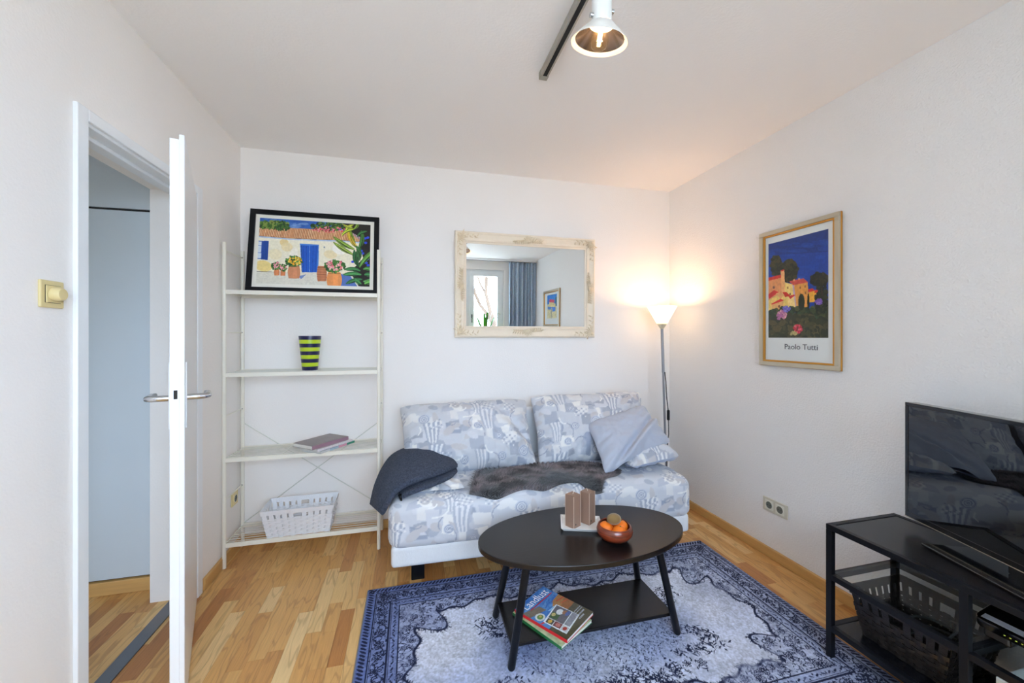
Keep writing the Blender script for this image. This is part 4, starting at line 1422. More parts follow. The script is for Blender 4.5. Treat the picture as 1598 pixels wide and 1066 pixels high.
    c.spray(r, 945, 690, 104, 66, 150, gr, 6, 14, 1.7); c.spray(r, 948, 682, 94, 58, 34, [(240, 156, 164), (246, 188, 190), (226, 110, 120)], 9, 14)
    c.spray(r, 300, 235, 160, 44, 170, [(60, 100, 40), (92, 130, 50), (40, 66, 30), (130, 150, 70)], 6, 14, 1.9)
    c.spray(r, 400, 268, 70, 34, 60, [(40, 76, 36), (70, 110, 44)], 6, 13, 1.9)
    c.spray(r, 890, 250, 190, 46, 190, [(40, 74, 34), (62, 104, 44), (30, 52, 28), (96, 130, 50)], 6, 13, 1.7)
    c.spray(r, 890, 285, 180, 34, 80, [(230, 110, 120), (240, 160, 160), (214, 70, 84)], 5, 9)
    c.poly([(1020, 205), (1335, 225), (1320, 925), (1190, 905), (1130, 800), (1150, 700), (1240, 600), (1210, 470), (1230, 380), (1150, 330), (1090, 300)], (30, 26, 22))
    for x, y in ((1262, 380), (1290, 372), (1240, 405), (1268, 430), (1222, 520), (1236, 546), (1272, 650), (1290, 676), (1130, 640), (1284, 610)):
        c.ell(x, y, 16, 13, (46, 74, 214))
    lf = [(60, 120, 44), (96, 150, 56), (36, 84, 40), (130, 164, 60), (46, 104, 60)]
    for (x, y, a, l, w, b, cc) in (
            (1150, 500, 200, 260, 26, 12, (112, 140, 52)), (1140, 560, 205, 250, 24, 8, (128, 150, 60)), (1170, 480, 232, 210, 28, 20, (110, 140, 40)),
            (1180, 470, 215, 230, 20, 30, (206, 168, 50)), (1190, 490, 310, 200, 24, -30, (60, 110, 46)), (1200, 700, 300, 280, 28, 12, (84, 134, 56)),
            (1190, 640, 250, 160, 30, 30, (46, 96, 50)), (1200, 620, 280, 160, 26, -20, (54, 104, 54)), (1020, 350, 300, 150, 20, 30, (150, 170, 50)),
            (1060, 300, 280, 110, 16, 40, (170, 180, 60)), (1130, 260, 180, 110, 14, 20, (160, 170, 64)), (1140, 280, 330, 110, 18, -30, (110, 140, 50)),
            (1180, 360, 300, 120, 16, 30, (50, 100, 50)), (1200, 700, 235, 200, 26, 20, (40, 92, 50)), (1210, 740, 205, 170, 24, -20, (52, 110, 60)),
            (1220, 780, 190, 190, 26, -10, (60, 124, 66)), (1230, 830, 178, 180, 24, -14, (44, 100, 56)), (1240, 850, 20, 100, 22, -40, (84, 146, 80)),
            (1220, 880, 200, 90, 22, 20, (60, 130, 70)), (1240, 720, 340, 110, 22, 30, (70, 130, 60)), (1250, 780, 350, 90, 24, 20, (50, 110, 60)), (1250, 880, 330, 90, 24, 10, (90, 150, 70))):
        c.leaf(x, y, R(a), l, w, cc, R(b))
        c.leaf(x, y, R(a), l * 0.9, w * 0.35, tuple(min(255, int(v * 1.35)) for v in cc), R(b))
        c.leaf(x + 4, y + w * 0.5, R(a), l * 0.85, w * 0.22, tuple(int(v * 0.45) for v in cc), R(b))
    c.spray(r, 840, 480, 6, 8, 3, [(80, 110, 140)], 6, 8)
    c.brush(0.05, 0.2, 0.2, 4)
    return c
PWD, PHT = 0.757, 0.53
ptilt = math.asin(0.085 / PHT)
pic = thing('courtyard_painting', 'painting of a blue door and flower pots in a wide black frame', 'painting', (-0.586, 2.685, 1.5875), 0)
PT = Matrix.Rotation(-ptilt, 4, 'X')
bw = 0.031
fr_ = MB()
fr_.box(-PWD / 2, PWD / 2, -0.012, 0.012, 0, bw)
fr_.box(-PWD / 2, PWD / 2, -0.012, 0.012, PHT - bw, PHT)
fr_.box(-PWD / 2, -PWD / 2 + bw, -0.012, 0.012, bw, PHT - bw)
fr_.box(PWD / 2 - bw, PWD / 2, -0.012, 0.012, bw, PHT - bw)
M_frame_black = mat('black_frame_paint', S(7, 9, 14), 0.45, var=0.15, spec=0.25)
o = fr_.build('frame', M_frame_black, pic, bevel=0.0015)
o.data.transform(PT)
o = MB().box(-PWD / 2 + bw - 0.002, PWD / 2 - bw + 0.002, -0.002, 0.008, bw - 0.002, PHT - bw + 0.002).build('mat_board', mat('cream_mat_board', S(238, 234, 222), 0.85, var=0.02), pic)
o.data.transform(PT)
mw = bw + 0.023
courtyard().sheet('canvas_print', PWD - 2 * mw, PHT - 2 * mw, col_mat('print_ink', 0.5, bscale=40, var=0.04), pic, PT @ Matrix.Translation((0, -0.0032, PHT / 2)))

# striped vase
def stripes():
    m, N, L, p = base_mat('navy_lime_glaze')
    tc = N.new('ShaderNodeTexCoord')
    sx = N.new('ShaderNodeSeparateXYZ')
    L.new(tc.outputs['Object'], sx.inputs[0])
    mu = N.new('ShaderNodeMath'); mu.operation = 'MULTIPLY'; mu.inputs[1].default_value = 4.5 / 0.212
    L.new(sx.outputs[2], mu.inputs[0])
    fr2 = N.new('ShaderNodeMath'); fr2.operation = 'FRACT'
    L.new(mu.outputs[0], fr2.inputs[0])
    gt = N.new('ShaderNodeMath'); gt.operation = 'GREATER_THAN'; gt.inputs[1].default_value = 0.5
    L.new(fr2.outputs[0], gt.inputs[0])
    mx = N.new('ShaderNodeMix'); mx.data_type = 'RGBA'
    mx.inputs[6].default_value = S(20, 22, 72); mx.inputs[7].default_value = S(186, 212, 36)
    L.new(gt.outputs[0], mx.inputs[0]); L.new(mx.outputs[2], p.inputs['Base Color'])
    p.inputs['Roughness'].default_value = 0.3
    p.inputs['Coat Weight'].default_value = 0.3
    return m
vz = MB().lathe([(0.002, 0.0), (0.043, 0.0), (0.0445, 0.004), (0.0635, 0.207), (0.0635, 0.212), (0.0605, 0.212), (0.0595, 0.205), (0.041, 0.008), (0.002, 0.008)], 40).build('striped_vase', stripes(), smooth='auto')
vz.location = (-0.612, 2.69, 1.1115)
tag(vz, 'tapered vase with navy and lime green stripes on the shelf', 'vase')

# books
def book(label, loc, ang, w, l, t, cover, spine_cols, name='paperback_book'):
    b = thing(name, label, 'book', loc, ang, 'books on the wire shelf')
    MB().box(-l / 2 + 0.002, l / 2 - 0.002, -w / 2 + 0.0015, w / 2 - 0.002, 0.0012, t - 0.0012).build('pages', M_paper, b)
    MB().box(-l / 2, l / 2, -w / 2, w / 2, 0, 0.0012).build('back_cover', cover, b)
    MB().box(-l / 2, l / 2, -w / 2, w / 2, t - 0.0012, t).build('front_cover', cover, b)
    n = len(spine_cols)
    for k, sc_ in enumerate(spine_cols):
        MB().box(-l / 2 + l * k / n, -l / 2 + l * (k + 1) / n, -w / 2 - 0.001, -w / 2 + 0.0012, 0, t).build('spine', sc_, b)
    return b
M_bk1 = mat('grey_brown_cover', S(128, 116, 114), 0.35, var=0.35, vscale=12)
M_bk1s = mat('mauve_spine', S(158, 124, 138), 0.4, var=0.1)
M_bk2 = mat('pale_cover', S(206, 206, 206), 0.4, var=0.1)
M_bk2s = mat('white_speckled_spine', S(222, 214, 216), 0.4, var=0.3, vscale=90)
M_bk3 = mat('blue_grey_cover', S(170, 188, 200), 0.4, var=0.1)
M_pink = mat('pink_spine', S(226, 160, 178), 0.4)
M_teal = mat('green_spine', S(70, 150, 120), 0.4)
BZ = 0.614 + 0.0118
book('pale blue-grey book with pink and green spine at the bottom', (-0.503, 2.695, BZ), R(54), 0.155, 0.27, 0.013, M_bk3, [M_bk2, M_bk3, M_pink, M_teal])
book('white book with speckled spine in the middle of the pile', (-0.520, 2.690, BZ + 0.0132), R(52), 0.165, 0.265, 0.014, M_bk2, [M_bk2s])
bk = book('thick book with dark cover and mauve spine on top', (-0.545, 2.685, BZ + 0.0274), R(50), 0.172, 0.262, 0.022, M_bk1, [M_bk1s])

# woven baskets
def basket(name, label, loc, ang, wb, db, wt, dt, h, m_, rows, across, deep, rim_h, slot_h, strip_t=0.002):
    """flared rectangular basket: base, stakes, woven bands, a row of open slots and a flat rim"""
    t = thing(name, label, 'basket', loc, ang)
    base_r = 0.012
    def ring(z, off=0.0):
        f = z / h
        a = (wb + (wt - wb) * f) / 2 + off
        b = (db + (dt - db) * f) / 2 + off
        return a, b
    a, b = ring(0)
    MB().box(-a, a, -b, b, 0, 0.005).build('base', m_, t, bevel=0.002)
    def band(z0, z1, name_, phase, wave):
        n_per = 4 * 2 * (across + deep)
        pts0, pts1, nm = [], [], []
        a0, b0 = ring((z0 + z1) / 2)
        per = [(-a0, -b0), (a0, -b0), (a0, b0), (-a0, b0)]
        cnt = [across, deep, across, deep]
        mb = MB()
        ring_pts = []
        for s in range(4):
            p0, p1 = Vector(per[s]), Vector(per[(s + 1) % 4])
            d = (p1 - p0).normalized()
            nrm = Vector((d.y, -d.x))
            k_n = cnt[s] * 3
            for k in range(k_n):
                u = k / k_n
                ph = math.sin(math.pi * (u * cnt[s]) + phase * math.pi) if wave else 0
                ring_pts.append((p0.lerp(p1, u), nrm, ph * wave))
        vs, fs = [], []
        zz = [(z0, -strip_t / 2), (z0, strip_t / 2), (z1, strip_t / 2), (z1, -strip_t / 2)]
        n = len(ring_pts)
        for p, nrm, off in ring_pts:
            for z_, o_ in zz:
                fz = (z_ - (z0 + z1) / 2) / h * ((wt - wb) / 2)
                q = p + nrm * (off + o_ + fz)
                vs.append((q.x, q.y, z_))
        for i in range(n):
            j = (i + 1) % n
            for k in range(4):
                kk = (k + 1) % 4
                fs.append((i * 4 + k, j * 4 + k, j * 4 + kk, i * 4 + kk))
        mb.add(vs, fs)
        return mb.build(name_, m_, t, smooth='auto')
    wtop = h - rim_h - slot_h
    rh = wtop / rows
    for r_ in range(rows):
        band(r_ * rh + 0.0012, (r_ + 1) * rh - 0.0012, 'woven_band', r_ % 2, 0.0040)
    band(h - rim_h, h, 'rim', 0, 0.0)
    # stakes
    for s, cnt in ((0, across), (1, deep), (2, across), (3, deep)):
        for k in range(cnt):
            u = (k + 0.5) / cnt
            if s in (0, 2) and slot_h > 0 and across >= 9 and k == across // 2:
                top = wtop
            else:
                top = h - 0.004
            vs = []
            for z_ in (0.0, top):
                a0, b0 = ring(z_)
                per = [(-a0, -b0), (a0, -b0), (a0, b0), (-a0, b0)]
                p0, p1 = Vector(per[s]), Vector(per[(s + 1) % 4])
                d = (p1 - p0).normalized()
                nrm = Vector((d.y, -d.x))
                L_ = (p1 - p0).length / cnt
                c0 = p0.lerp(p1, u)
                for du, dn in ((-0.34, -0.0010), (0.34, -0.0010), (0.34, 0.0010), (-0.34, 0.0010)):
                    q = c0 + d * (du * L_) + nrm * dn
                    vs.append((q.x, q.y, z_ + 0.002))
            MB().add(vs, [(3, 2, 1, 0), (4, 5, 6, 7), (0, 1, 5, 4), (1, 2, 6, 5), (2, 3, 7, 6), (3, 0, 4, 7)]).build('stake', m_, t)
    return t
M_wbask = mat('white_painted_raffia', S(232, 232, 234), 0.65, var=0.05, vscale=40, bump=0.2, bscale=200)
basket('woven_basket', 'white woven basket on the bottom shelf of the shelf unit', (-0.652, 2.662, 0.1395), R(1), 0.335, 0.145, 0.395, 0.205, 0.168, M_wbask, 9, 11, 6, 0.026, 0.024)
M_bbask = mat('black_woven_chipwood', S(40, 36, 35), 0.3, var=0.6, vscale=30, bump=0.2, bscale=120)

# ------------------------------------------------------------------ mirror
MW, MH = 1.090, 0.765
MTILT = R(0.72)
MFW = 0.085
mir = thing('wall_mirror', 'wall mirror in an ornate cream frame above the sofa', 'mirror', (0.846, YB - 0.006, 1.313), 0)
M_mframe = mat('antique_cream_gesso', S(242, 228, 206), 0.5, var=0.05, vscale=14, bump=0.15, bscale=60)
M_mgold = mat('worn_cream_ornament', S(232, 214, 184), 0.5, var=0.2, vscale=30, bump=0.3, bscale=150)
MTM = Matrix.Rotation(MTILT, 4, 'X')
def mirror_frame():
    # moulded profile swept round a mitred rectangle: (distance inwards from the outer edge, height off the wall)
    prof = [(0.0, 0.0), (0.0, 0.020), (0.006, 0.030), (0.014, 0.032), (0.020, 0.026), (0.024, 0.026), (0.034, 0.022), (0.050, 0.017), (0.058, 0.018), (0.062, 0.022), (0.068, 0.022), (0.074, 0.014), (0.082, 0.012), (0.085, 0.006)]
    vs, fs = [], []
    for d, hgt in prof:
        for sx, sz in ((-1, 0), (1, 0), (1, 1), (-1, 1)):
            x = sx * (MW / 2 - d)
            z = d if sz == 0 else MH - d
            vs.append((x, -hgt, z))
    for i in range(len(prof) - 1):
        for k in range(4):
            fs.append((i * 4 + k, i * 4 + (k + 1) % 4, (i + 1) * 4 + (k + 1) % 4, (i + 1) * 4 + k))
    return MB().add(vs, fs)
fo = mirror_frame().build('frame', M_mframe, mir)
fo.data.transform(MTM)
m_, N_, L_, p_ = base_mat('silvered_glass')
p_.inputs['Metallic'].default_value = 1.0
p_.inputs['Roughness'].default_value = 0.0
tc_ = N_.new('ShaderNodeTexCoord'); nz_ = N_.new('ShaderNodeTexNoise'); nz_.inputs['Scale'].default_value = 2.0
mx_ = N_.new('ShaderNodeMix'); mx_.data_type = 'RGBA'
mx_.inputs[6].default_value = (0.90, 0.935, 0.94, 1); mx_.inputs[7].default_value = (0.92, 0.95, 0.955, 1)
L_.new(tc_.outputs['Object'], nz_.inputs['Vector']); L_.new(nz_.outputs['Fac'], mx_.inputs[0]); L_.new(mx_.outputs[2], p_.inputs['Base Color'])
go = MB().box(-MW / 2 + MFW - 0.004, MW / 2 - MFW + 0.004, -0.0085, -0.004, MFW - 0.004, MH - MFW + 0.004).build('mirror_glass', m_, mir)
go.data.transform(MTM)
def ornament(cx, cz, kind, rot):
    """acanthus sprays: small raised leaves fanned from a point"""
    mb = MB()
    def leaf3(x, z, a, l, w, hgt):
        n = 5
        vs = []
        for i in range(n + 1):
            t = i / n
            ww = w * math.sin(math.pi * (0.12 + 0.86 * t)) ** 0.7
            px, pz = x + math.cos(a + 0.5 * t) * l * t, z + math.sin(a + 0.5 * t) * l * t
            nx, nz2 = -math.sin(a), math.cos(a)
            vs += [(px - nx * ww, -0.021, pz - nz2 * ww), (px, -0.027 - hgt, pz), (px + nx * ww, -0.021, pz + nz2 * ww)]
        fs = []
        for i in range(n):
            b_ = i * 3
            fs += [(b_, b_ + 1, b_ + 4, b_ + 3), (b_ + 1, b_ + 2, b_ + 5, b_ + 4)]
        mb.add(vs, fs)
    if kind == 'centre':
        for k in range(9):
            leaf3(cx, cz - 0.018, R(14 + k * 19), 0.050, 0.007, 0.016)
        for s in (-1, 1):
            for k in range(5):
                leaf3(cx + s * (0.03 + k * 0.016), cz - 0.006, R(90 - s * (60 + 6 * k)), 0.030, 0.006, 0.013)
                leaf3(cx + s * (0.03 + k * 0.016), cz - 0.006, R(-90 + s * (50 - 4 * k)), 0.024, 0.006, 0.012)
        mb.sphere((cx, -0.032, cz - 0.012), 0.013, 10, 8)
    else:
        for k in range(7):
            leaf3(cx, cz, rot + R(-66 + k * 22), 0.055, 0.008, 0.014)
        for k in range(6):
            leaf3(cx + math.cos(rot - R(45)) * (0.04 + k * 0.018), cz + math.sin(rot - R(45)) * (0.04 + k * 0.018), rot - R(45) + R(35 if k % 2 else -60), 0.026, 0.006, 0.010)
            leaf3(cx + math.cos(rot + R(45)) * (0.04 + k * 0.018), cz + math.sin(rot + R(45)) * (0.04 + k * 0.018), rot + R(45) + R(35 if k % 2 else -60), 0.026, 0.006, 0.010)
        mb.sphere((cx, -0.034, cz), 0.013, 10, 8)
    if rot and kind == 'centre':
        c_, s_ = math.cos(rot), math.sin(rot)
        mb.v = [(cx + (x - cx) * c_ - (z - cz) * s_, y, cz + (x - cx) * s_ + (z - cz) * c_) for x, y, z in mb.v]
    o = mb.build('ornament', M_mgold, mir, smooth=True)
    o.data.transform(MTM)
in_ = 0.030
for cx, cz, rt in ((-MW / 2 + in_, in_, 45), (MW / 2 - in_, in_, 135), (MW / 2 - in_, MH - in_, 225), (-MW / 2 + in_, MH - in_, 315)):
    ornament(cx, cz, 'corner', R(rt))
ornament(0, MH - 0.042, 'centre', 0)
ornament(0, 0.042, 'centre', R(180))
ornament(-MW / 2 + 0.042, MH / 2, 'centre', R(90))
ornament(MW / 2 - 0.042, MH / 2, 'centre', R(-90))

# ------------------------------------------------------------------ floor lamp
fl = thing('floor_lamp', 'slim grey uplighter floor lamp with a white cone shade in the corner', 'lamp', (1.893, 2.62, 0))
MB().lathe([(0.002, 0), (0.115, 0), (0.115, 0.012), (0.02, 0.022), (0.012, 0.03)], 32).build('base', M_alu, fl, smooth='auto')
def lp(z):
    return (-0.048 * z / 1.375, 0, z)
M_pole = mat('grey_lacquer_pole', S(150, 152, 158), 0.35, 0.4, var=0.05)
MB().tube([lp(0.02), lp(1.05)], 0.0085, 14).build('pole', M_pole, fl, smooth='auto')
MB().tube([lp(1.045), lp(1.378)], 0.0105, 14).build('pole', M_pole, fl, smooth='auto')
sx_, _, sz_ = lp(1.375)
MB().lathe([(0.010, 0.0), (0.012, 0.004), (0.034, 0.036), (0.038, 0.042)], 32, (sx_, 0, sz_)).build('shade_holder', mat('pale_holder', S(214, 204, 178), 0.4), fl, smooth='auto')
def shade_mat():
    m, N, L, p = base_mat('frosted_glass_lit')
    out = [n for n in N if n.type == 'OUTPUT_MATERIAL'][0]
    N.remove(p)
    tl = N.new('ShaderNodeBsdfTranslucent'); tl.inputs['Color'].default_value = (0.95, 0.92, 0.86, 1)
    df = N.new('ShaderNodeBsdfDiffuse'); df.inputs['Color'].default_value = (0.9, 0.88, 0.82, 1)
    em = N.new('ShaderNodeEmission'); em.inputs['Color'].default_value = (1.0, 0.80, 0.46, 1)
    tc = N.new('ShaderNodeTexCoord'); nz = N.new('ShaderNodeTexNoise'); nz.inputs['Scale'].default_value = 8.0
    L.new(tc.outputs['Object'], nz.inputs['Vector'])
    mr = N.new('ShaderNodeMapRange'); mr.inputs[3].default_value = 0.9 * SHADE_E; mr.inputs[4].default_value = 1.1 * SHADE_E
    L.new(nz.outputs['Fac'], mr.inputs[0]); L.new(mr.outputs[0], em.inputs['Strength'])
    m1 = N.new('ShaderNodeMixShader'); m1.inputs[0].default_value = 0.5
    L.new(tl.outputs[0], m1.inputs[1]); L.new(df.outputs[0], m1.inputs[2])
    a = N.new('ShaderNodeAddShader')
    L.new(m1.outputs[0], a.inputs[0]); L.new(em.outputs[0], a.inputs[1])
    L.new(a.outputs[0], out.inputs['Surface'])
    return m
SHADE_E = 0.6
MB().lathe([(0.034, 0.036), (0.108, 0.172), (0.110, 0.174), (0.106, 0.172), (0.033, 0.039)], 48, (sx_, 0, sz_), cap0=False, cap1=False).build('lamp_shade', shade_mat(), fl, smooth='auto')
MB().sphere((sx_, 0, sz_ + 0.095), 0.022, 16, 10, (1, 1, 1.25)).build('bulb', emit_mat('warm_bulb', (1.0, 0.8, 0.5, 1), 12.0), fl, smooth=True)
M_cord = mat('black_cord', S(20, 20, 22), 0.5)
MB().tube([(-0.030, -0.010, 1.05), (-0.026, -0.016, 0.98), (-0.020, -0.018, 0.86), (-0.010, -0.022, 0.76), (-0.008, -0.022, 0.70), (-0.004, -0.020, 0.58), (-0.012, -0.016, 0.50), (-0.016, -0.014, 0.30), (-0.02, -0.02, 0.03)], 0.0035, 8).build('cord', M_cord, fl, smooth=True)
MB().box(-0.018, 0.0, -0.034, -0.012, 0.685, 0.765).build('switch', M_cord, fl, bevel=0.008, seg=3)
ld = bpy.data.lights.new('floor_lamp_light', 'POINT')
ld.energy = LAMP_W
ld.color = WARM
ld.shadow_soft_size = 0.03
lo = bpy.data.objects.new('floor_lamp_light', ld)
lo.location = (sx_, 0, sz_ + 0.145)
lo.parent = fl
COL.objects.link(lo)

# ------------------------------------------------------------------ ceiling track with one spot
M_track = mat('track_silver', S(176, 172, 162), 0.35, 0.5, var=0.05)
tr = thing('ceiling_track', 'slim silver lighting track on the ceiling with a black slot', 'track', (0.583, 1.10, ZC))
MB().box(-0.018, 0.018, -0.90, 0.60, -0.030, 0).build('rail', M_track, tr, bevel=0.002)
MB().box(-0.009, 0.009, -0.89, 0.585, -0.0305, -0.028).build('slot', M_black, tr)
MB().box(-0.019, 0.019, 0.585, 0.615, -0.032, 0).build('end_cap', mat('end_cap_grey', S(160, 156, 144), 0.5), tr, bevel=0.002)
so = MB().lathe([(0.0025, 0), (0.0025, 0.001)], 8).build('screw', M_dark, tr)
so.data.transform(Matrix.Translation((0, 0.6155, -0.016)) @ Matrix.Rotation(R(-90), 4, 'X'))
sp = thing('track_spot', 'white spot lamp with a flared shade hanging from the track', 'lamp', (0.583, 1.137, ZC - 0.0305))
zr = 2.256 - (ZC - 0.0305)            # rim height relative to the root
M_spotw = mat('white_spot_enamel', S(232, 234, 232), 0.4, var=0.02)
MB().box(-0.016, 0.016, -0.035, 0.035, -0.032, 0.0).build('track_adapter', M_spotw, sp, bevel=0.003)
MB().lathe([(0.029, zr + 0.052), (0.031, zr + 0.056), (0.031, -0.034), (0.026, -0.030)], 32).build('lamp_holder', M_spotw, sp, smooth='auto')
for s_ in (-1, 1):
    MB().tube([(s_ * 0.030, 0, zr + 0.085 + s_ * 0.012), (s_ * 0.040, 0, zr + 0.085 + s_ * 0.012)], 0.008, 12).build('thumb_screw', M_chrome, sp, smooth='auto')
m_, N_, L_, p_ = base_mat('spot_shade_enamel')
p_.inputs['Base Color'].default_value = S(236, 234, 228); p_.inputs['Roughness'].default_value = 0.35
nz_ = N_.new('ShaderNodeTexNoise'); nz_.inputs['Scale'].default_value = 30
mr_ = N_.new('ShaderNodeMapRange'); mr_.inputs[3].default_value = 0.32; mr_.inputs[4].default_value = 0.4
L_.new(nz_.outputs['Fac'], mr_.inputs[0]); L_.new(mr_.outputs[0], p_.inputs['Roughness'])
MB().lathe([(0.030, zr + 0.054), (0.040, zr + 0.050), (0.078, zr + 0.012), (0.091, zr + 0.0), (0.0895, zr - 0.002), (0.076, zr + 0.008), (0.038, zr + 0.046), (0.028, zr + 0.050)], 56, cap0=False, cap1=False).build('lamp_shade', m_, sp, smooth='auto')
MB().lathe([(0.0755, zr + 0.0065), (0.037, zr + 0.045)], 48, cap0=False, cap1=False).build('reflector', mat('silver_reflector', S(120, 114, 110), 0.22, 0.9, var=0.08, vscale=40), sp, smooth='auto')
MB().lathe([(0.014, zr + 0.055), (0.014, zr + 0.036), (0.019, zr + 0.030), (0.027, zr + 0.016), (0.029, zr + 0.002), (0.024, zr - 0.014), (0.012, zr - 0.023), (0.001, zr - 0.025)], 28, cap0=False, cap1=False).build('bulb_glass', thin_glass('clear_bulb_glass', (1.0, 0.97, 0.9, 1), 0.03), sp, smooth='auto')
fm = MB()
for k in range(4):
    a = k * math.pi / 2 + 0.4
    fm.tube([(0.007 * math.cos(a), 0.007 * math.sin(a), zr + 0.022), (0.003 * math.cos(a), 0.003 * math.sin(a), zr - 0.010)], 0.0016, 6)
fm.build('filament', emit_mat('hot_filament', (1.0, 0.75, 0.4, 1), 40.0), sp)
HEAD = Matrix.Translation((0, 0, zr + 0.052)) @ Matrix.Rotation(R(3.5), 4, 'Y') @ Matrix.Rotation(R(13), 4, 'X') @ Matrix.Translation((0, 0, -(zr + 0.052)))
for ch in sp.children:
    if ch.name.split('.')[0] in ('lamp_shade', 'reflector', 'bulb_glass', 'filament'):
        ch.data.transform(HEAD)
ld = bpy.data.lights.new('track_spot_light', 'POINT')
ld.energy = SPOT_W
ld.color = WARM
ld.shadow_soft_size = 0.012
lo = bpy.data.objects.new('track_spot_light', ld)
lo.location = HEAD @ Vector((0, 0, zr + 0.004))
lo.parent = sp
COL.objects.link(lo)

# ------------------------------------------------------------------ poster on the right wall
def village():
    c = Canvas(190, 320, (28, 66, 158), [(103, 250), (470, 158), (473, 828), (107, 828)])
    r = random.Random(8)
    c.poly([(100, 240), (480, 150), (480, 300), (100, 320)], (26, 54, 128))
    for _ in range(60):
        c.ell(r.uniform(100, 480), r.uniform(230, 560), r.uniform(20, 60), r.uniform(6, 16), r.choice([(28, 72, 172), (24, 60, 150), (36, 84, 184)]), 0, 0.4)
    dk = [(44, 46, 32), (56, 58, 38), (34, 40, 30), (70, 64, 40)]
    c.ell(155, 385, 35, 66, dk[0]); c.spray(r, 155, 385, 34, 64, 60, dk, 8, 14)
    c.ell(234, 412, 52, 70, dk[0]); c.spray(r, 234, 412, 50, 68, 90, dk, 8, 15)
    c.poly([(103, 474), (186, 452), (206, 470), (206, 580), (103, 600)], (226, 152, 98))
    c.poly([(103, 458), (184, 438), (190, 456), (103, 478)], (206, 52, 40))
    c.poly([(180, 412), (202, 408), (206, 570), (186, 560)], (238, 176, 116)); c.poly([(178, 414), (200, 406), (204, 414), (182, 420)], (208, 60, 44))
    c.poly([(205, 486), (256, 500), (274, 660), (205, 640)], (246, 214, 128))
    c.poly([(256, 502), (346, 486), (352, 650), (274, 660)], (226, 158, 78))
    c.poly([(232, 480), (320, 462), (348, 487), (256, 504)], (208, 82, 70))
    c.poly([(252, 504), (262, 504), (278, 650), (268, 655)], (196, 170, 200))
    for x, y in ((300, 520), (330, 512), (302, 560), (332, 552), (304, 600), (224, 520), (238, 560)):
        c.poly([(x - 4, y - 6), (x + 4, y - 7), (x + 4, y + 6), (x - 4, y + 7)], (150, 96, 50))
    c.poly([(258, 468), (266, 466), (266, 478), (258, 480)], (236, 170, 110)); c.poly([(288, 462), (296, 460), (296, 472), (288, 474)], (236, 170, 110))
    c.poly([(350, 544), (384, 536), (408, 548), (404, 606), (352, 610)], (242, 178, 64))
    c.poly([(348, 530), (376, 524), (388, 540), (352, 548)], (206, 50, 42)); c.poly([(386, 536), (408, 530), (412, 550), (388, 554)], (212, 60, 46))
    c.poly([(103, 600), (150, 570), (200, 560), (226, 600), (226, 680), (108, 690)], (240, 206, 116))
    c.poly([(103, 562), (140, 534), (170, 548), (110, 588)], (206, 46, 40))
    c.poly([(150, 556), (170, 548), (200, 566), (180, 590)], (232, 170, 110))
    c.poly([(120, 620), (180, 588), (202, 596), (140, 630)], (214, 52, 42)); c.poly([(122, 626), (198, 600), (198, 690), (150, 700)], (238, 180, 112))
    c.poly([(192, 548), (214, 544), (240, 570), (208, 578)], (208, 54, 44))
    c.poly([(226, 586), (262, 578), (272, 640), (232, 650)], (248, 214, 140)); c.poly([(226, 572), (262, 562), (270, 566), (240, 590)], (214, 62, 50))
    c.ell(172, 634, 6, 9, (140, 80, 50)); c.ell(138, 518, 7, 9, (120, 80, 70))
    c.poly([(107, 668), (200, 700), (300, 660), (390, 640), (475, 620), (475, 832), (107, 832)], (58, 62, 40))
    gs = [(62, 72, 44), (44, 56, 38), (80, 84, 50), (52, 74, 52), (34, 44, 32)]
    c.spray(r, 290, 680, 180, 40, 240, gs, 8, 18); c.spray(r, 290, 760, 190, 70, 260, [(70, 68, 44), (54, 56, 38), (84, 78, 50), (46, 50, 36)], 8, 20, 1.6)
    c.spray(r, 430, 590, 36, 90, 120, [(40, 46, 34), (56, 58, 40), (30, 36, 28)], 8, 15)
    c.line([(430, 520), (432, 570)], 9, (60, 44, 36))
    c.ell(416, 470, 56, 42, (36, 38, 28)); c.spray(r, 416, 470, 54, 40, 80, [(46, 44, 32), (34, 38, 28), (60, 54, 38)], 8, 13)
    c.ell(308, 608, 20, 52, (40, 46, 32)); c.ell(350, 606, 7, 52, (26, 34, 26))
    c.spray(r, 186, 690, 28, 30, 60, [(206, 140, 170), (180, 110, 160), (226, 170, 180)], 5, 9)
    c.spray(r, 216, 650, 20, 16, 36, [(110, 100, 190), (140, 130, 210)], 5, 8)
    c.spray(r, 414, 606, 20, 16, 34, [(120, 90, 180), (146, 116, 196)], 5, 8)
    c.spray(r, 286, 772, 24, 26, 34, [(206, 60, 90), (226, 110, 120), (190, 50, 60)], 5, 9)
    c.spray(r, 262, 800, 26, 10, 20, [(170, 160, 110), (196, 180, 120)], 4, 7)
    c.brush(0.10, 0.25, 0.15, 6)
    return c

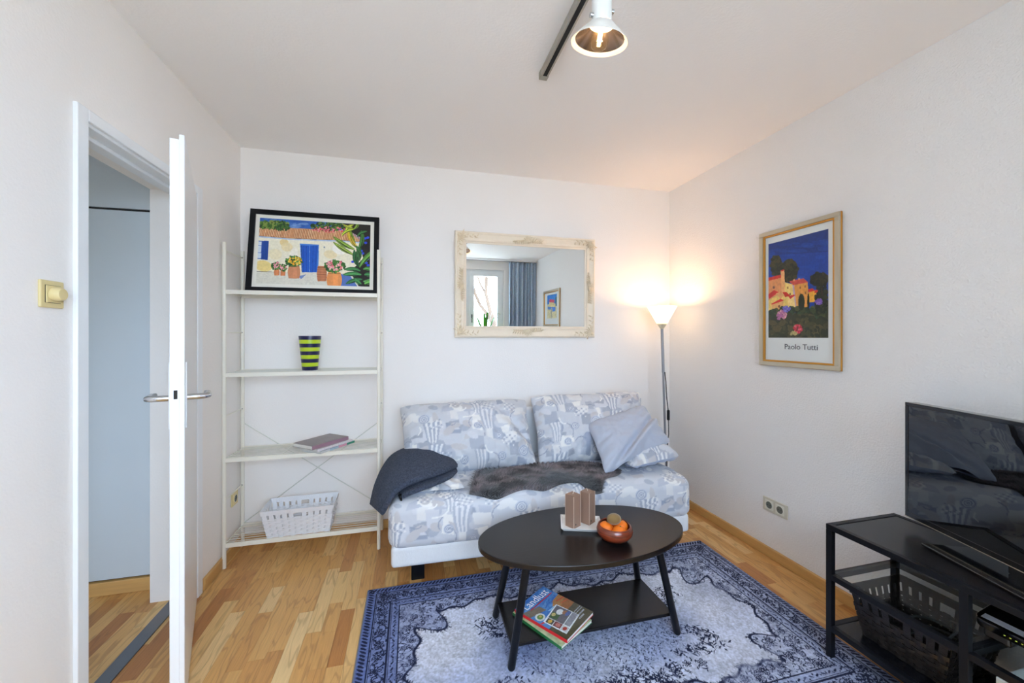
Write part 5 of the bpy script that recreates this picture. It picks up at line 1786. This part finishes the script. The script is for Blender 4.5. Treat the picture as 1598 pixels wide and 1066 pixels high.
M_frame_silver = mat('champagne_frame', S(196, 186, 164), 0.35, 0.55, var=0.08)
M_frame_gold = mat('gold_frame_lip', S(206, 146, 62), 0.3, 0.7, var=0.1)
M_poster_mat = mat('white_poster_paper', S(226, 232, 232), 0.25, var=0.015, coat=0.2)
def poster(name, label, y0, y1, z0, z1, canvas, pw, ph, pcx, pcz, fw):
    """framed sheet on the right wall; local x runs towards the camera side, faces the room"""
    W, H = y1 - y0, z1 - z0
    t = thing(name, label, 'picture', (XR, (y0 + y1) / 2, z0), R(-90))
    def mould(a0, a1, d, nm, m_):
        mb = MB()
        mb.box(-W / 2 + a0, W / 2 - a0, -d, -0.002, a0, a1)
        mb.box(-W / 2 + a0, W / 2 - a0, -d, -0.002, H - a1, H - a0)
        mb.box(-W / 2 + a0, -W / 2 + a1, -d, -0.002, a1, H - a1)
        mb.box(W / 2 - a1, W / 2 - a0, -d, -0.002, a1, H - a1)
        mb.build(nm, m_, t, bevel=0.002)
    mould(0, 0.004, 0.012, 'frame_back_edge', M_frame_gold)
    mould(0.002, fw * 0.72, 0.024, 'frame', M_frame_silver)
    mould(fw * 0.72, fw, 0.020, 'gilt_lip', M_frame_gold)
    MB().box(-W / 2 + fw * 0.8, W / 2 - fw * 0.8, -0.010, -0.004, fw * 0.8, H - fw * 0.8).build('mount', M_poster_mat, t)
    canvas.sheet('print', pw, ph, col_mat('poster_ink', 0.3, bscale=40, var=0.03, coat=0.15), t, Matrix.Translation((pcx, -0.0106, pcz)))
    return t, W, H
ps, W_, H_ = poster('framed_poster', 'poster of a sunlit village under a dark blue sky, champagne and gold frame', 1.495, 1.965, 1.146, 1.947, village(), 0.350, 0.560, -0.004, 0.447, 0.036)
text_mesh('caption_lettering', 'Paolo Tutti', 0.043, mat('grey_lettering', S(70, 74, 80), 0.5), ps, Matrix.Translation((-0.076, -0.0106, 0.102)) @ STAND_UP, 0.0003)
cv = Canvas(60, 66, (50, 130, 214))
r_ = random.Random(2)
cv.poly([(0, 26), (60, 26), (60, 66), (0, 66)], (214, 206, 160))
cv.poly([(16, 22), (46, 18), (50, 38), (16, 40)], (226, 210, 150)); cv.poly([(14, 16), (44, 12), (48, 20), (16, 24)], (206, 70, 100))
cv.poly([(8, 36), (30, 34), (26, 48), (8, 46)], (70, 130, 220)); cv.poly([(30, 34), (58, 32), (56, 40), (34, 42)], (96, 150, 220))
cv.poly([(0, 8), (10, 10), (8, 34), (0, 34)], (40, 110, 140)); cv.line([(34, 40), (30, 66)], 3, (110, 130, 140)); cv.brush(0.15, 0.3, 0.3, 2)
poster('framed_poster', 'blue and yellow poster in a gold frame seen in the mirror', -0.36, 0.34, 1.392, 1.962, cv, 0.42, 0.36, -0.02, 0.315, 0.042)

# ------------------------------------------------------------------ dimmer and sockets
dm = thing('dimmer_switch', 'cream dimmer switch with a round knob beside the door', 'switch', (XL, 1.493, 1.447), R(90))
MB().box(-0.041, 0.041, -0.008, 0, -0.041, 0.041).build('cover_plate', M_cream_plastic, dm, bevel=0.004, seg=3)
MB().box(-0.0265, 0.0265, -0.0090, -0.0075, -0.0265, 0.0265).build('shadow_gap', M_dark, dm)
MB().box(-0.0255, 0.0255, -0.0115, -0.0085, -0.0255, 0.0255).build('inner_plate', M_cream_plastic, dm, bevel=0.001)
k_ = MB().lathe([(0.0205, 0), (0.0205, 0.004), (0.0185, 0.020), (0.0165, 0.0225)], 32).build('knob', M_cream_plastic, dm, smooth='auto')
k_.data.transform(Matrix.Translation((0, -0.0115, 0)) @ Matrix.Rotation(R(90), 4, 'X'))
def socket(name, label, x, y, z, rot, gang, m_):
    s = thing(name, label, 'socket', (x, y, z), rot)
    w = 0.0405 * gang
    MB().box(-w, w, -0.009, 0, -0.0405, 0.0405).build('cover_plate', m_, s, bevel=0.004, seg=3)
    for g in range(gang):
        cx = (g - (gang - 1) / 2) * 0.071
        i = MB().box(cx - 0.0275, cx + 0.0275, -0.0115, -0.008, -0.0275, 0.0275).build('insert', M_offwhite_plastic if gang > 1 else m_, s, bevel=0.001)
        rim = MB().lathe([(0.0235, 0.0), (0.0215, 0.0015), (0.0205, 0.0003)], 28).build('rim', M_offwhite_plastic, i, smooth='auto')
        rim.data.transform(Matrix.Translation((cx, -0.0113, 0)) @ Matrix.Rotation(R(90), 4, 'X'))
        wl = MB().lathe([(0.0205, 0.0), (0.001, 0.0002)], 28).build('well', mat('socket_well', S(96, 100, 92), 0.6), i)
        wl.data.transform(Matrix.Translation((cx, -0.0116, 0)) @ Matrix.Rotation(R(90), 4, 'X'))
        for s_ in (-1, 1):
            h_ = MB().lathe([(0.0028, 0.0), (0.0028, 0.0006)], 10).build('pin_hole', M_dark, i)
            h_.data.transform(Matrix.Translation((cx + s_ * 0.0095, -0.0118, 0)) @ Matrix.Rotation(R(90), 4, 'X'))
    return s
socket('wall_socket', 'double off-white wall socket above the baseboard', XR, 1.870, 0.311, R(-90), 2, mat('socket_plate_grey', S(206, 202, 186), 0.4, var=0.03))
socket('wall_socket', 'single cream wall socket behind the shelf unit', XL, 2.762, 0.328, R(90), 1, M_cream_plastic)

# ------------------------------------------------------------------ television bench
BX0, BX1, BY0, BY1 = 1.652, 2.036, 0.30, 1.252
tb = thing('tv_bench', 'black metal television bench with a glass middle shelf', 'tv bench', (BX0, BY0, 0.0))
bd, bl = BX1 - BX0, BY1 - BY0
tq = 0.022
BZ1 = 0.552
ym = 0.835 - BY0
def post(x, y, nm='leg'):
    MB().box(x, x + tq, y, y + tq, 0.012 if (x < 0.15 and y > 0.74) else 0.0, BZ1 - tq).build(nm, M_black_steel, tb, bevel=0.0015)
for yy in (0, ym - tq / 2, bl - tq):
    post(0, yy)
    post(bd - tq, yy)
def rails(z, nm):
    MB().box(0, tq, tq, ym - tq / 2, z - tq, z).build(nm, M_black_steel, tb, bevel=0.0015)
    MB().box(0, tq, ym + tq / 2, bl - tq, z - tq, z).build(nm, M_black_steel, tb, bevel=0.0015)
    MB().box(bd - tq, bd, tq, ym - tq / 2, z - tq, z).build(nm, M_black_steel, tb, bevel=0.0015)
    MB().box(bd - tq, bd, ym + tq / 2, bl - tq, z - tq, z).build(nm, M_black_steel, tb, bevel=0.0015)
    for yy in (0, ym - tq / 2, bl - tq):
        MB().box(tq, bd - tq, yy, yy + tq, z - tq, z).build(nm, M_black_steel, tb, bevel=0.0015)
MB().box(0, tq, 0, bl, BZ1 - tq, BZ1).build('rail', M_black_steel, tb, bevel=0.0015)
MB().box(bd - tq, bd, 0, bl, BZ1 - tq, BZ1).build('rail', M_black_steel, tb, bevel=0.0015)
MB().box(tq, bd - tq, 0, tq, BZ1 - tq, BZ1).build('rail', M_black_steel, tb, bevel=0.0015)
MB().box(tq, bd - tq, bl - tq, bl, BZ1 - tq, BZ1).build('rail', M_black_steel, tb, bevel=0.0015)
rails(0.352, 'rail')
rails(0.142, 'rail')
M_top = mat('black_brown_top', S(14, 14, 18), 0.24, var=0.1)
MB().box(tq + 0.001, bd - tq - 0.001, tq + 0.001, bl - tq - 0.001, BZ1 - 0.016, BZ1 - 0.002).build('top_panel', M_top, tb, bevel=0.001)
MB().box(tq + 0.001, bd - tq - 0.001, tq + 0.001, ym - tq / 2 - 0.001, 0.128, 0.140).build('lower_panel', M_top, tb)
MB().box(tq + 0.001, bd - tq - 0.001, ym + tq / 2 + 0.001, bl - tq - 0.001, 0.128, 0.140).build('lower_panel', M_top, tb)
M_shelf_glass = thin_glass('tempered_shelf_glass', (0.94, 0.965, 0.96, 1), 0.035)
MB().box(tq - 0.006, bd - tq + 0.006, tq - 0.006, ym - tq / 2 + 0.004, 0.3525, 0.3575).build('glass_shelf', M_shelf_glass, tb)
MB().box(tq - 0.006, bd - tq + 0.006, ym + tq / 2 - 0.004, bl - tq + 0.006, 0.3525, 0.3575).build('glass_shelf', M_shelf_glass, tb)

basket('woven_basket', 'black woven basket under the glass shelf of the bench', (1.845, 1.045, 0.1405), R(90), 0.245, 0.225, 0.315, 0.285, 0.182, M_bbask, 7, 9, 8, 0.030, 0.030)
cb = MB()
pts = []
for k in range(60):
    a = k * 0.42
    rr_ = 0.085 - 0.0003 * k
    pts.append((rr_ * math.cos(a) * 1.1, rr_ * math.sin(a) * 0.9, 0.012 + 0.0016 * k + 0.012 * math.sin(a * 0.7)))
pts += [(0.06, -0.02, 0.13), (0.02, -0.06, 0.155), (-0.03, -0.08, 0.150), (-0.06, -0.07, 0.12)]
cable = thing('black_cable', 'coiled grey cable lying in the black basket under the glass shelf', 'cable', (1.855, 1.02, 0.147))
cb.tube(pts, 0.0042, 8).build('cord', mat('cable_grey', S(60, 62, 64), 0.5), cable, smooth=True)
MB().box(-0.075, -0.055, -0.082, -0.062, 0.095, 0.125).build('plug', M_cord, cable, bevel=0.004)

# television turned towards the sofa
TVA = R(18.0)
TVW, TVH = 0.80, 0.462
tvc = Vector((1.945, 1.158)) - Vector((math.sin(TVA), math.cos(TVA))) * (TVW / 2)
M_screen = mat('glossy_black_screen', S(3, 4, 7), 0.0, var=0.1, spec=1.0)
M_gloss = mat('piano_black', S(8, 8, 11), 0.12, var=0.1, coat=0.4)
tv = thing('television', 'glossy black flat television on the black bench, angled to the sofa', 'television', (tvc.x, tvc.y, BZ1), R(-90) + (-(TVA)) + 0.0)
z0, z1 = 0.040, 0.040 + TVH
bz = 0.014
MB().box(-TVW / 2, TVW / 2, 0.004, 0.045, z0, z1).build('cabinet', M_gloss, tv, bevel=0.004)
MB().box(-TVW / 2 + bz, TVW / 2 - bz, 0.0015, 0.006, z0 + 0.022, z1 - bz).build('screen', M_screen, tv)
f_ = MB()
f_.box(-TVW / 2, TVW / 2, 0.0, 0.006, z1 - bz, z1)
f_.box(-TVW / 2, -TVW / 2 + bz, 0.0, 0.006, z0 + 0.022, z1 - bz)
f_.box(TVW / 2 - bz, TVW / 2, 0.0, 0.006, z0 + 0.022, z1 - bz)
f_.box(-TVW / 2, TVW / 2, 0.0, 0.006, z0, z0 + 0.022)
f_.build('bezel', M_gloss, tv, bevel=0.0015)
MB().box(-TVW / 2, TVW / 2, -0.001, 0.002, z0 + 0.0005, z0 + 0.003).build('trim_line', M_frame_silver, tv)
MB().box(-0.06, 0.06, 0.012, 0.04, 0.010, z0 + 0.03).build('stand_neck', M_gloss, tv, bevel=0.004)
sb = [(-0.24, -0.085), (0.24, -0.085), (0.21, 0.115), (-0.21, 0.115)]
MB().prism(sb, 0.0, 0.010).build('stand_base', M_gloss, tv, bevel=0.003)
MB().box(-0.004, 0.004, -0.0015, 0.001, z0 + 0.008, z0 + 0.014).build('indicator', M_offwhite_plastic, tv)

# router and papers on the glass shelf
rt = thing('router', 'black router with a white stripe and small green lights on the bench', 'router', (1.835, 0.745, 0.3578), R(-90))
body = MB()
poly = []
for cx_, cy_2, a0 in ((0.115, 0.055, 0), (-0.115, 0.055, 90), (-0.115, -0.055, 180), (0.115, -0.055, 270)):
    for k in range(7):
        a = R(a0 + k * 15)
        poly.append((cx_ + 0.025 * math.cos(a), cy_2 + 0.025 * math.sin(a)))
body.prism(poly, 0.0, 0.030)
RM = Matrix.Translation((0.02, 0, 0.055)) @ Matrix.Rotation(R(14), 4, 'X')
o = body.build('housing', M_gloss, rt, bevel=0.006, seg=3)
o.data.transform(RM)
o = MB().box(-0.125, 0.125, -0.066, -0.044, 0.0295, 0.0306).build('white_stripe', mat('white_label', S(214, 222, 234), 0.4), rt)
o.data.transform(RM)
for k in range(9):
    o = MB().box(-0.070 + k * 0.012, -0.0665 + k * 0.012, -0.0808, -0.0798, 0.014, 0.0155).build('indicator_light', emit_mat('led_green', (0.75, 0.9, 0.1, 1), 0.35) if k == 0 else bpy.data.materials['led_green'], rt)
    o.data.transform(RM)
MB().add([(-0.11, -0.05, 0), (-0.05, -0.05, 0), (-0.05, 0.05, 0), (-0.11, 0.05, 0), (-0.12, -0.035, 0.066), (-0.06, -0.035, 0.066), (-0.06, 0.06, 0.090), (-0.12, 0.06, 0.090)], [(0, 3, 2, 1), (4, 5, 6, 7), (0, 1, 5, 4), (1, 2, 6, 5), (2, 3, 7, 6), (3, 0, 4, 7)]).build('foot', M_gloss, rt, bevel=0.006)
MB().add([(0.06, -0.05, 0), (0.12, -0.05, 0), (0.12, 0.05, 0), (0.06, 0.05, 0), (0.05, -0.035, 0.066), (0.11, -0.035, 0.066), (0.11, 0.06, 0.090), (0.05, 0.06, 0.090)], [(0, 3, 2, 1), (4, 5, 6, 7), (0, 1, 5, 4), (1, 2, 6, 5), (2, 3, 7, 6), (3, 0, 4, 7)]).build('foot', M_gloss, rt, bevel=0.006)
pb = thing('white_box', 'white cardboard box standing below the router in the bench', 'box', (1.83, 0.655, 0.1405), R(-90))
MB().box(-0.13, 0.16, -0.13, 0.12, 0, 0.15).build('carton', mat('white_card', S(222, 228, 230), 0.7, var=0.04), pb, bevel=0.003)
MB().box(-0.132, 0.162, -0.132, 0.122, 0.12, 0.16).build('lid', mat('white_card_lid', S(230, 236, 238), 0.7, var=0.04), pb, bevel=0.003)

# ------------------------------------------------------------------ behind the camera: curtain, plant, outside
rail = thing('curtain_rail', 'white curtain rail along the ceiling above the window in the mirror', 'curtain rail', (0.5, YF + 0.09, ZC))
MB().box(-1.5, 1.58, -0.05, 0.05, -0.028, 0).build('rail_board', M_paint, rail, bevel=0.003)
MB().box(-1.5, 1.58, -0.006, 0.006, -0.034, -0.028).build('glider_track', M_alu, rail)
nu, nv = 260, 60
U, V = np.meshgrid(np.linspace(0, 1, nu), np.linspace(0, 1, nv))
cw = 0.47
CX = 1.60 + U * cw
amp = 0.030 + 0.016 * V
CY = YF + 0.09 + amp * np.sin(U * 2 * math.pi * 7 + 1.5 * np.sin(U * 9)) + 0.01 * np.sin(U * 40 + V * 3)
CZ = ZC - 0.036 - V * (ZC - 0.036 - 0.02)
org = np.array([1.835, YF + 0.09, 0.02])
M_curt = mat('blue_grey_speckled_cotton', S(184, 200, 218), 0.9, var=0.45, vscale=110, bump=0.2, bscale=200, stretch=(1, 1, 0.5))
cu = link('curtain', grid_mesh('curtain', np.stack([CX, CY, CZ], -1) - org), M_curt, None, smooth=True)
cu.location = org
so_ = cu.modifiers.new('thickness', 'SOLIDIFY')
so_.thickness = 0.002
tag(cu, 'blue-grey speckled curtain seen in the mirror beside the window', 'curtain')
pt = thing('house_plant', 'green strap-leaved plant on the window sill seen in the mirror', 'plant', (1.20, YF + 0.07, WZ0))
MB().lathe([(0.002, 0), (0.052, 0), (0.068, 0.115), (0.072, 0.115), (0.072, 0.125), (0.062, 0.125), (0.060, 0.108), (0.002, 0.106)], 28).build('pot', mat('terracotta_pot', S(176, 104, 70), 0.8), pt, smooth='auto')
M_leaf = mat('fresh_green_leaf', S(84, 150, 50), 0.45, var=0.25, vscale=8)
for k, (a, ln_, up_) in enumerate(((20, 0.36, 0.50), (150, 0.34, 0.46), (200, 0.30, 0.42), (330, 0.36, 0.44), (80, 0.28, 0.52), (265, 0.22, 0.50), (175, 0.26, 0.54), (5, 0.24, 0.56))):
    vs, fs = [], []
    ca, sa = math.cos(R(a)), math.sin(R(a)) * 0.35
    n = 9
    for i in range(n + 1):
        t = i / n
        rd = ln_ * (0.05 + 0.95 * t ** 1.3) * 0.75
        z = 0.105 + (up_ + 0.14) * math.sin(t * 1.75) * 0.98
        w = 0.024 * math.sin(math.pi * (0.15 + 0.83 * t)) ** 0.8
        px, py = ca * rd, sa * rd
        nx_, ny_ = -math.sin(R(a)), math.cos(R(a))
        vs += [(px - nx_ * w, py - ny_ * w, z + 0.004), (px, py, z), (px + nx_ * w, py + ny_ * w, z + 0.004)]
    for i in range(n):
        b_ = i * 3
        fs += [(b_, b_ + 1, b_ + 4, b_ + 3), (b_ + 1, b_ + 2, b_ + 5, b_ + 4)]
    MB().add(vs, fs).build('leaf', M_leaf, pt, smooth=True)

hs = thing('light_blocker', 'unseen block added outside the window to shade the right wall', 'light blocker', (-6.8, -7.0, -3.0))  # added, unseen building: blocks sky light so the right wall stays darker
M_blocker = mat('blocker_grey', S(118, 112, 104), 0.9, var=0.1, vscale=2)
MB().box(-3.0, 3.0, -3.5, 3.5, 0, 8.0).build('wall', M_blocker, hs)
MB().add([(-3.3, -3.8, 8.0), (3.3, -3.8, 8.0), (3.3, 3.8, 8.0), (-3.3, 3.8, 8.0), (0, -3.8, 10.2), (0, 3.8, 10.2)], [(0, 3, 2, 1), (0, 1, 4), (1, 2, 5, 4), (2, 3, 5), (3, 0, 4, 5)]).build('roof', mat('blocker_top_red', S(120, 66, 50), 0.85, var=0.15, vscale=3), hs)
M_bounce_ground = mat('bounce_paving', S(206, 198, 186), 0.9, var=0.1, vscale=0.6)  # ground made pale so it bounces daylight up to the ceiling
tag(MB().box(-40, 40, -60, YF - 0.6, -3.2, -3.0).build('ground_outside', M_bounce_ground), 'yard outside the window, made pale to bounce daylight to the ceiling', 'ground', kind='structure')
M_bark = mat('bare_bark', S(76, 58, 42), 0.9, var=0.3, vscale=6, bump=0.4, bscale=30)
def bare_tree(label, x, y, h, seed):
    t = thing('bare_tree', label, 'tree', (x, y, -3.0), 0, 'bare trees outside the window')
    r = random.Random(seed)
    tk, br = MB(), MB()
    def grow(p, d, l, rad, lev, mb):
        pts, rr = [p], [rad]
        for k in range(3):
            d = (d + Vector((r.uniform(-1, 1), r.uniform(-1, 1), r.uniform(-0.3, 0.6))) * 0.22).normalized()
            p = p + d * l / 3
            pts.append(p)
            rr.append(rad * (1 - 0.16 * (k + 1)))
        mb.tube(pts, rr, 5 if lev > 1 else 9, cap=False)
        if lev < 5:
            for k in range(3 if lev < 4 else 2):
                nd = (d + Vector((r.uniform(-1, 1), r.uniform(-1, 1), r.uniform(-0.4, 0.7))) * 0.85).normalized()
                grow(pts[r.choice((2, 3, 3))], nd, l * r.uniform(0.6, 0.85), rad * 0.55, lev + 1, br)
    grow(Vector((0, 0, 0)), Vector((0, 0, 1)), h * 0.38, h * 0.020, 0, tk)
    tk.build('trunk', M_bark, t, smooth=True)
    br.build('branches', M_bark, t, smooth=True)
bare_tree('bare tree seen through the mirrored window pane', 2.75, -9.0, 9.0, 3)
bare_tree('taller bare tree farther off behind the mirrored window pane', 3.7, -13.5, 12.0, 9)
